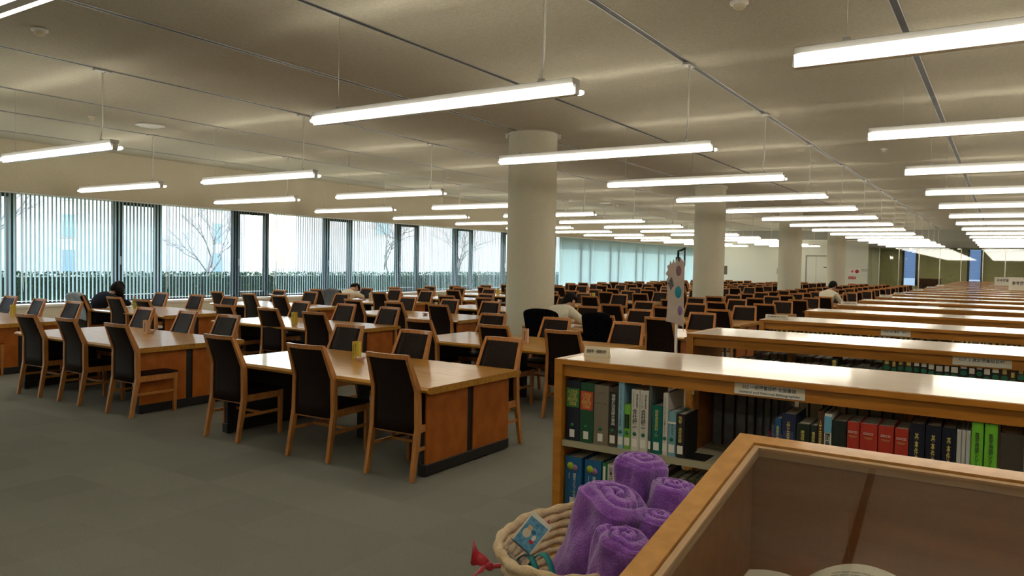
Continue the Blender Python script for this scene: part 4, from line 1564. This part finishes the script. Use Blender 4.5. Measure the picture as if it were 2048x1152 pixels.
GV = {
    'grey': (gen_mesh('bound_volume', .036, .27, .18, (.10, .095, .08), .02), 'grey volume with white call label'),
    'olive': (gen_mesh('bound_volume', .036, .25, .18, (.045, .045, .025), .02, .085, (.12, .2)), 'olive volume with gilt title'),
    'brown': (gen_mesh('bound_volume', .038, .24, .18, (.05, .022, .012), None, .20, (.1, .17)), 'brown volume with green sticker'),
    'black': (gen_mesh('bound_volume', .036, .255, .18, (.012, .013, .016), None, .215, (.09, .18)), 'black volume with green sticker'),
    'navy': (gen_mesh('bound_volume', .034, .25, .18, (.012, .03, .09), .19, None, None), 'blue volume with high white label'),
    'tan': (gen_mesh('bound_volume', .04, .235, .18, (.26, .21, .13), .16, None, None), 'tan bound volume with white label'),
}
GV['tall'] = (gen_mesh('bound_volume', .036, .333, .18, (.014, .012, .012), .292, .268), 'tall black volume with green sticker')
GV['tallblue'] = (gen_mesh('bound_volume', .034, .333, .18, (.015, .10, .24), .288, .266), 'tall blue volume with green sticker')
GV['tallbrown'] = (gen_mesh('bound_volume', .036, .333, .18, (.045, .02, .012), None, .267, (.288, .32)), 'tall brown volume with green sticker')
GV['greentop'] = (gen_mesh('bound_volume', .038, .31, .16, (.02, .03, .015), None, None, (.26, .30)), 'tall dark green volume with gilt title')
GV['cream'] = (gen_mesh('bound_volume', .05, .245, .18, (.16, .13, .09), .16, None, None), 'broad beige volume')
GB = {
    'dark': (gen_mesh('bound_volume', .05, .262, .20, (.03, .025, .022), back=True), 'dark bound volume'),
    'board': (gen_mesh('file_box', .047, .285, .22, (.075, .062, .048), back=True, pg='grey_cloth'), 'grey-brown file box'),
}
cnt = 0


def fill(k, x0, x1, shelf, kinds, seed, where, rear=False, gap=.0):
    global cnt
    rnd = random.Random(seed)
    x = x0
    z = {1: S1, 2: S2, 3: .13}[shelf]
    src = GB if rear else GV
    cur = rnd.choice(kinds)
    while x < x1:
        if rnd.random() < .16:
            cur = rnd.choice(kinds)
        me, lb = src[cur]
        sx = rnd.uniform(.8, 1.25)
        wd = (.05 if rear else .037) * sx
        # keep clear of the dividers
        skip = False
        for j in range(5):
            dxx = BX + .64 + .9 * j
            if rear and x < dxx + .013 and x + wd > dxx - .013:
                x = dxx + .014
                skip = True
        if skip:
            continue
        yy = BY0 + BP * k + (.035 + rnd.uniform(0, .008) if not rear else BD - .02 - .20 - (.02 if cur == 'board' else 0) - rnd.uniform(0, .01))
        o = put(me.name.split('.')[0], me, None, (x + wd / 2, yy, z))
        o.scale = (sx, 1, rnd.uniform(.93, 1.04))
        tag(o, lb + ' ' + where, 'book', where)
        x += wd + .0015 + (gap if rnd.random() < .06 else 0)
        cnt += 1


fill(0, -.78, .15, 1, ['dark'], 3, 'on the rear side of the nearest bookcase', True)
for i, (x0, x1, h, n_) in enumerate(((-1.175, -1.128, .285, 'leftmost'), (-1.12, -1.07, .285, 'second'), (-1.062, -1.015, .285, 'third'), (-1.008, -.975, .285, 'fourth'), (-.965, -.935, .262, 'fifth'), (-.93, -.9, .27, 'sixth'), (-.895, -.866, .262, 'seventh'), (-.862, -.84, .268, 'eighth'))):
    me = gen_mesh('file_box', x1 - x0, h, .22, (.075, .062, .048), back=True, pg='grey_cloth')
    tag(put('file_box', me, None, ((x0 + x1) / 2, BY0 + BD - .26, S1)), 'tall grey-brown file box on the rear of the nearest bookcase, %s from the left' % n_, 'file box', 'file boxes on the rear of the nearest bookcase')
fill(0, -1.47, -.7, 2, ['black', 'black', 'olive'], 4, 'on lower shelf of the nearest bookcase')
fill(1, -1.50, -1.26, 1, ['brown', 'grey', 'cream'], 5, 'on the top shelf of the second bookcase')
fill(1, -1.25, -.88, 1, ['greentop', 'greentop', 'cream'], 15, 'on the top shelf of the second bookcase')
fill(1, -.87, -.62, 1, ['cream', 'grey', 'black'], 16, 'on the top shelf of the second bookcase')
fill(1, -.61, .35, 1, ['tall', 'tall', 'tallblue', 'tallbrown'], 17, 'on the top shelf of the second bookcase')
fill(1, -1.2, .35, 2, ['grey', 'grey', 'tan'], 6, 'on the lower shelf of the second bookcase')
fill(1, -1.5, -.3, 1, ['dark'], 7, 'on the rear side of the second bookcase', True)
fill(2, -1.79, .35, 1, ['tall', 'tallbrown', 'cream', 'navy', 'greentop'], 8, 'on the top shelf of the third bookcase')
fill(2, -1.79, .1, 2, ['black', 'brown'], 12, 'on the lower shelf of the third bookcase')
fill(3, -1.79, .3, 1, ['black', 'navy', 'brown', 'grey'], 9, 'on the top shelf of the fourth bookcase')
# the dark slivers of books in the remaining bookcases: nobody could count them
m_ = MB()
rnd = random.Random(33)
for k in range(4, NB):
    x = -1.79
    while x < 2.45:
        wd = rnd.uniform(.03, .05)
        ok = all(not (x < BX + .64 + .9 * j + .013 and x + wd > BX + .64 + .9 * j - .013) for j in range(5))
        if ok:
            m_.box(x, x + wd - .001, BY0 + BP * k + .04, BY0 + BP * k + .25, S1, S1 + rnd.uniform(.21, .27), rnd.randrange(4))
        x += wd
tag(put('distant_books', m_.mesh('distant_books', [cmat((.03, .025, .02)), cmat((.10, .095, .08)), cmat((.05, .022, .012)), cmat((.012, .03, .09))])), 'rows of books on the top shelves of the far bookcases', 'books', kind='stuff')

# ------------------------------------------------------------------ banner
t = thing('banner_stand', 'slim pale banner with blue and violet dots on a steel pole behind the nearest bookcase', 'banner', (-1.80, 4.75, 0), .0)
put('pole', MB().tube([(0, 0, .03), (0, 0, 1.76)], .008, 10).mesh('pole', M['steel']), t)
put('base', MB().lathe([(0, .0), (.12, 0), (.12, .02), (.03, .03), (.012, .05)], 24).mesh('base', M['steel']), t)
put('bracket', MB().tube([(0, 0, 1.76), (.0, 0, 1.80), (.02, 0, 1.805), (.05, -.0, 1.82)], .007, 6).tube([(.045, 0, 1.82), (.045, 0, 1.70)], .005, 6).box(-.012, .012, -.012, .012, 1.72, 1.76).mesh('bracket', M['black']), t)
cl = []
scal = [(-.065, 1.36), (-.058, 1.50), (-.068, 1.56), (-.058, 1.585), (-.075, 1.60), (-.06, 1.63), (-.078, 1.65), (-.063, 1.675), (-.07, 1.70), (-.052, 1.71), (-.05, 1.735), (-.036, 1.715), (-.026, 1.745), (-.014, 1.72), (-.002, 1.755), (.012, 1.725), (.026, 1.755), (.040, 1.73), (.05, 1.74)]
outl = [(-.07, 1.335)] + scal + [(.052, 1.36), (.056, 1.27), (.046, 1.305), (.0, 1.325)]
cm_ = MB().prism([(a, b_) for a, b_ in outl], -.014, -.011, axis='y')
put('cloth', cm_.mesh('cloth', noisy('banner_print', (.62, .50, .46), (.68, .58, .52), 8, .8)), t)
put('round_print', MB().lathe([(.026, 0), (.026, .001), (0, .001)], 24).mesh('round_print', mat('sky_print', (.02, .35, .50), .7)), t, (.012, -.0145, 1.53), (PI / 2, 0, 0)).scale = (.85, 1.5, 1)
put('round_print', MB().lathe([(.020, 0), (.020, .001), (0, .001)], 24).mesh('round_print', mat('violet_print', (.30, .20, .42), .7)), t, (.028, -.0145, 1.41), (PI / 2, 0, 0)).scale = (.8, 1.6, 1)
put('round_print', MB().lathe([(.020, 0), (.020, .001), (0, .001)], 24).mesh('round_print', mat('plum_print', (.30, .17, .22), .7)), t, (.012, -.0145, 1.67), (PI / 2, 0, 0)).scale = (.9, 1.7, 1)
put('photo_print', MB().prism([(-.062, 1.59), (-.034, 1.63), (-.018, 1.575), (-.04, 1.54)], -.0155, -.0145, axis='y').mesh('photo_print', noisy('grey_print', (.08, .08, .09), (.25, .23, .25), 80, .6)), t)

# ------------------------------------------------------------------ glass-topped display case
FX, FY, FZ, TL_ = -.589, 2.054, 1.25, math.radians(10)
ct, st = math.cos(TL_), math.sin(TL_)
LID = Matrix(((1, 0, 0, 0), (0, -ct, -st, 0), (0, -st, ct, 0), (0, 0, 0, 1)))   # local (u, v towards viewer, w up)
t = thing('display_case', 'wooden display case with sloping framed glass lid in the right foreground', 'display case', (FX, FY, 0))
W_, V_ = 1.45, 1.0
lidM = Matrix.Translation((0, 0, FZ)) @ LID


def lid(nm, u0, u1, v0, v1, w0, w1, m__, pr=None, poly=None):
    b_ = MB()
    if poly:
        n = len(poly)
        b_.add([(u, v, w0) for u, v in poly] + [(u, v, w1) for u, v in poly], [tuple(range(n))[::-1], tuple(range(n, 2 * n))] + [(i, (i + 1) % n, n + (i + 1) % n, n + i) for i in range(n)], mat=lidM)
    else:
        b_.box(u0, u1, v0, v1, w0, w1, mat=lidM)
    return put(nm, b_.mesh(nm, m__), pr or t)


fw_ = .051
lid('lid_rail', 0, 0, 0, 0, -.035, 0, M['frame_wood'], poly=[(0, 0), (W_, 0), (W_ - fw_, fw_), (fw_, fw_)])
lid('lid_rail', 0, 0, 0, 0, -.035, 0, M['frame_wood'], poly=[(0, 0), (fw_, fw_), (fw_, V_ - fw_), (0, V_)])
lid('lid_rail', 0, 0, 0, 0, -.035, 0, M['frame_wood'], poly=[(W_, 0), (W_, V_), (W_ - fw_, V_ - fw_), (W_ - fw_, fw_)])
lid('lid_rail', 0, 0, 0, 0, -.035, 0, M['frame_wood'], poly=[(0, V_), (fw_, V_ - fw_), (W_ - fw_, V_ - fw_), (W_, V_)])
g2 = fw_ + .017
for nm, a in (('far', (fw_ + .003, W_ - fw_ - .003, fw_ + .003, g2)), ('near', (fw_ + .003, W_ - fw_ - .003, V_ - g2, V_ - fw_ - .003)), ('l', (fw_ + .003, g2, g2, V_ - g2)), ('r', (W_ - g2, W_ - fw_ - .003, g2, V_ - g2))):
    lid('glazing_bead', a[0], a[1], a[2], a[3], -.03, -.006, M['strip_wood'])
lid('lid_glass', g2, W_ - g2, g2, V_ - g2, -.016, -.011, M['glass_case'])
yn = -V_ * ct + .02


def wallz(y):
    return FZ - .036 + y * st / ct


b_ = MB()
# side walls follow the slope
for x0, x1 in ((.012, .05), (W_ - .05, W_ - .012)):
    b_.prism([(-.012, .86), (-.012, wallz(-.012)), (yn, wallz(yn)), (yn, .86)], x0, x1)
b_.box(.05, W_ - .05, -.05, -.012, .86, wallz(-.05))
b_.box(.05, W_ - .05, yn, yn + .03, .86, wallz(yn))
put('body', b_.mesh('body', M['inner_wood']), t)
put('case_floor', MB().box(.05, W_ - .05, yn + .03, -.05, .88, .906).mesh('case_floor', M['inner_wood']), t)
for x in (.05, W_ - .1):
    for y in (-.07, yn + .05):
        put('leg', MB().box(x, x + .05, y - .025, y + .025, 0, .88).mesh('leg', M['frame_wood']), t)
# open book on a cradle inside
tag(put('book_cradle', MB().prism([(1.30, .907), (1.74, .907), (1.74, .985), (1.30, .94)], -.47, -.08).mesh('book_cradle', M['cream']), None), 'cream padded cradle under the open book in the display case', 'book cradle')
t2 = thing('open_book', 'old open book with a curved printed page inside the glass display case', 'book', (-.345, 1.55, .985), 0)
t2.rotation_euler = (.102, 0, -.04)
for s_ in (-1, 1):
    m_ = MB()
    n = 14
    vs, fs = [], []
    hh = .075 if s_ > 0 else .012
    wd_ = .27 if s_ > 0 else .13
    zz_ = []
    for i in range(n + 1):
        u = i / n
        z = .006 + hh * math.sin(min(1, .05 + u * .98) * PI) ** .75
        zz_.append(z)
        for y, zz in ((-.18, z), (.18, z), (.18, .001), (-.18, .001)):
            vs.append((s_ * u * wd_, y, zz))
    for i in range(n):
        for k in range(4):
            fs.append((i * 4 + k, i * 4 + (k + 1) % 4, (i + 1) * 4 + (k + 1) % 4, (i + 1) * 4 + k))
    fs += [(0, 1, 2, 3), (n * 4 + 3, n * 4 + 2, n * 4 + 1, n * 4)]
    m_.add(vs, fs, smooth=False)
    if s_ > 0:
        # rows of tiny print following the page curve
        for rw in range(20):
            y0_, y1_ = .14 - rw * .014, .14 - rw * .014 - .005
            for i in range(3, n - 2):
                if (i * 7 + rw * 3) % 11 == 0:
                    continue
                xa, xb = i / n * wd_, (i + 1) / n * wd_ - .002
                m_.add([(xa, y1_, zz_[i] + .0007), (xb, y1_, zz_[i + 1] + .0007), (xb, y0_, zz_[i + 1] + .0007), (xa, y0_, zz_[i] + .0007)], [(0, 1, 2, 3)], 1)
    put('page_block', m_.mesh('page_block', [mat('old_paper_%d' % s_, (.62, .60, .50), .8), M['grey_panel']]), t2)

# ------------------------------------------------------------------ basket with rolled blankets
BC = Vector((-1.055, 2.1, 0))
t = thing('stool', 'low wooden stool under the straw basket', 'stool', (BC.x, BC.y, 0))
put('seat', MB().box(-.2, .2, -.22, .22, .46, .50, c=.006).mesh('seat', M['frame_wood']), t)
for sx in (-1, 1):
    for sy in (-1, 1):
        put('leg', MB().bar((sx * .16, sy * .18, 0), (sx * .14, sy * .16, .46), .035, .035).mesh('leg', M['frame_wood']), t)
t = thing('basket', 'coiled straw basket with red ribbon holding the purple blankets', 'basket', (BC.x, BC.y, .50))


def ring(a, b_, z, r, wob, n=72, ph=0.):
    return [((a + wob * math.sin(7 * k / n * 2 * PI + ph)) * math.cos(2 * PI * k / n), (b_ + wob * math.sin(5 * k / n * 2 * PI + ph)) * math.sin(2 * PI * k / n), z + .003 * math.sin(11 * k / n * 2 * PI + ph)) for k in range(n)]


m_ = MB()
NR = 13
for i in range(NR):
    f = i / (NR - 1)
    a, b_ = .15 + .10 * f ** .7, .22 + .11 * f ** .7
    n = 96
    pts = ring(a, b_, .018 + .305 * f, .013, .002, n, i)
    rs = [.0122 + .0030 * math.sin(k * 1.57 + i) for k in range(n)]
    m_.tube(pts, rs, 8, closed=True)
m_.lathe([(0, .004), (.14, .004), (.14, .02), (0, .02)], 24)
put('coiled_body', m_.mesh('coiled_body', M['wicker']), t)
n = 120
pts = ring(.262, .342, .345, .013, .001, n, 0)
put('rim', MB().tube(pts, [.0155 + .0026 * math.sin(k * 1.3) for k in range(n)], 10, closed=True).mesh('rim', M['wicker']), t)
# ribbon threaded under the rim, bow at the outside
rb = MB()
for a0, a1 in ((1.75, 1.98), (2.25, 2.45), (2.75, 2.9)):
    vs = []
    for k in range(7):
        an = a0 + (a1 - a0) * k / 6
        off = .006 * math.sin(k / 6 * PI)
        for zz in (.295, .325):
            vs.append(((.238 - off) * math.cos(an), (.318 - off) * math.sin(an), zz + .004 * math.sin(k * 2)))
    rb.add(vs, [(2 * k, 2 * k + 1, 2 * k + 3, 2 * k + 2) for k in range(6)], smooth=True)
put('ribbon', rb.mesh('ribbon', M['ribbon']), t)
bw = MB()
bo = Vector((-.250, -.15, .238))
for s_, dz in ((1, .0), (-1, .01)):
    vs = []
    for k in range(9):
        u = k / 8
        p = bo + Vector((-.035 - .055 * math.sin(u * PI * .5), s_ * .01 - .02 * u, .045 * (u if s_ > 0 else -u * 1.9) + .005 * math.sin(u * 9)))
        wv = .008 + .026 * u
        vs += [p + Vector((.0, 0, wv)), p + Vector((-.012 * math.sin(u * 4), -.02, -wv))]
    bw.add(vs, [(2 * k, 2 * k + 1, 2 * k + 3, 2 * k + 2) for k in range(8)], smooth=True)
bw.ball(tuple(bo + Vector((-.03, 0, .0))), .014, 8)
bw.tube([tuple(bo + Vector((.02, .02, .01))), tuple(bo + Vector((-.03, 0, .0)))], .008, 6)
bow_me = bw.mesh('bow', M['ribbon'])
ob = D.objects.new('b', bow_me)
sd = ob.modifiers.new('s', 'SOLIDIFY')
sd.thickness = .0015
put('ribbon_bow', bake(ob), t)


def roll(p0, p1, R, seed, lab):
    """rolled fleece blanket: column with a spiral end"""
    p0, p1 = Vector(p0), Vector(p1)
    ax = (p1 - p0).normalized()
    e1 = ax.orthogonal().normalized()
    e2 = ax.cross(e1)
    L_ = (p1 - p0).length
    vs, fs = [], []
    n = 72
    rows = []
    for j in range(26):
        s_ = j / 25
        rows.append((R * (1 + .05 * math.sin(s_ * 5 + seed)), s_ * (L_ - R * .45), 0))
    for j in range(1, 24):
        th = j / 24 * PI / 2
        if th < .62:
            rows.append((R * math.cos(th) + 0, L_ - R * .45 + R * .45 * math.sin(th), 1))
    rr0 = rows[-1][0]
    zz0 = rows[-1][1]
    for j in range(1, 20):
        rows.append((rr0 * (1 - j / 20), zz0 + R * .10 * math.sin(j / 20 * PI / 2), 2))
    for r_, z, kind in rows:
        for k in range(n):
            an = 2 * PI * k / n
            q = e1 * math.cos(an) + e2 * math.sin(an)
            fold = 0
            if kind >= 1:
                pitch = R * .42
                ph = (r_ / pitch - an / (2 * PI) + seed * .3) % 1.0
                d = min(ph, 1 - ph)
                fold = -R * .30 * math.exp(-(d / .13) ** 2) * min(1, (R * 1.02 - r_) / (R * .25) + (0 if kind == 1 else .2)) if r_ < R * 1.01 else 0
            lump = noise.noise(Vector((math.cos(an) * 1.6, math.sin(an) * 1.6, z * 7 + seed * 3))) * R * .26
            seam = -R * .10 * math.exp(-(((an - 2.2 - z * 1.2 + seed) % (2 * PI) - PI) / .16) ** 2)
            fine = noise.noise(Vector((q.x, q.y, q.z)) * 28 * r_ + ax * z * 60) * .0022
            ro = r_ + (lump + seam + fine) * (r_ / R) ** .5
            vs.append(p0 + ax * (z + fold + fine) + q * ro)
    N = len(rows)
    for j in range(N - 1):
        for k in range(n):
            fs.append((j * n + k, j * n + (k + 1) % n, (j + 1) * n + (k + 1) % n, (j + 1) * n + k))
    fs.append(tuple((N - 1) * n + k for k in range(n)))
    fs.append(tuple(range(n))[::-1])
    b__ = MB().add(vs, fs, smooth=True)
    ob_ = D.objects.new('r', b__.mesh('r', M['fabric_p']))
    s2 = ob_.modifiers.new('s', 'SUBSURF')
    s2.levels = 1
    s2.render_levels = 1
    tx = D.textures.new('fleece%d' % seed, 'CLOUDS')
    tx.noise_scale = .008
    dm = ob_.modifiers.new('d', 'DISPLACE')
    dm.texture = tx
    dm.strength = .0028
    dm.mid_level = .5
    return tag(put('rolled_blanket', bake(ob_)), lab, 'blanket', 'purple rolled blankets in the basket')


roll((-1.10, 2.01, .56), (-.93, 2.03, 1.045), .108, 1, 'biggest purple fleece blanket roll, front left in the basket, leaning right')
roll((-1.0, 2.27, .56), (-.965, 2.27, 1.095), .08, 2, 'purple fleece blanket roll at the back of the basket, tallest')
roll((-.955, 1.90, .56), (-.845, 1.90, .975), .078, 3, 'purple fleece blanket roll at the lower front beside the display case')
roll((-.87, 2.20, .56), (-.83, 2.20, 1.05), .068, 4, 'purple fleece blanket roll at the back right, touching the case')
roll((-.86, 2.05, .56), (-.815, 2.05, .995), .064, 5, 'small purple fleece blanket roll at the right between the others')

# clip with the small printed card on the basket rim
t = thing('card_clip', 'small blue printed card held in a clear clip on the basket rim', 'card', (-1.165, 1.86, .865), 0)
Mx = Matrix.Rotation(math.radians(24), 4, 'Z') @ Matrix.Rotation(math.radians(-14), 4, 'X') @ Matrix.Rotation(math.radians(36), 4, 'Y')
put('card', MB().box(-.036, .036, -.0015, 0, .0, .105, mat=Mx, c=.0006).mesh('card', M['white']), t)
put('printed_field', MB().box(-.031, .031, -.0022, -.0015, .004, .092, mat=Mx).mesh('printed_field', M['blue_card']), t)
q = MB()
for cx, cz, rx, rz_, mi in ((-.012, .045, .013, .014, 0), (-.012, .062, .008, .007, 1), (.014, .032, .007, .006, 2), (.014, .045, .006, .009, 3), (.004, .058, .007, .006, 4)):
    q.add([(cx + rx * math.cos(a * PI / 7), -.0026, cz + rz_ * math.sin(a * PI / 7)) for a in range(14)], [tuple(range(14))], mi, mat=Mx)
put('printed_shapes', q.mesh('printed_shapes', [M['cream'], M['peach'], M['ribbon'], M['white'], mat('print_blue', (.02, .12, .35), .6)]), t)
put('clip_plate', MB().box(-.038, .038, -.006, .004, -.034, .004, mat=Mx, c=.001).mesh('clip_plate', M['clear']), t)
put('clip_arm', MB().box(-.03, -.014, -.009, .008, -.066, -.03, mat=Mx).box(.014, .03, -.009, .008, -.066, -.03, mat=Mx).box(-.03, .03, -.012, -.006, -.05, -.042, mat=Mx).mesh('clip_arm', M['clear']), t)
put('hinge_pin', MB().tube([Mx @ Vector((-.034, -.002, -.036)), Mx @ Vector((.034, -.002, -.036))], .003, 6).mesh('hinge_pin', M['steel']), t)

# teal bag handles in front of the basket
t = thing('tote_bag', 'teal bag with webbing handles tucked in the front of the basket', 'bag', (-1.085, 1.85, .665))
hd = MB()
for oy, ox in ((0, 0), (.03, .035)):
    P_ = []
    for k in range(17):
        u = k / 16
        P_.append(Vector((-.125 + .13 * u + ox, oy + .02 * math.sin(u * PI), .06 + .135 * math.sin(u * PI) ** .7 * (1 - .2 * u))))
    vs = []
    for p in P_:
        vs += [p + Vector((0, -.012, 0)), p + Vector((0, .012, .0))]
    hd.add(vs, [(2 * k, 2 * k + 1, 2 * k + 3, 2 * k + 2) for k in range(16)], smooth=True)
ob = D.objects.new('h', hd.mesh('handle', M['teal']))
sd = ob.modifiers.new('s', 'SOLIDIFY')
sd.thickness = .003
put('handle', bake(ob), t)
put('body', MB().box(-.11, .04, -.02, .05, -.04, .07, c=.01).mesh('body', M['teal']), t)

# ------------------------------------------------------------------ clean up
D.scenes.remove(tmp)
SC.cycles.use_denoising = True
SC.cycles.max_bounces = 8
SC.cycles.transparent_max_bounces = 16
SC.cycles.sample_clamp_indirect = 6
SC.cycles.caustics_reflective = False
SC.cycles.caustics_refractive = False
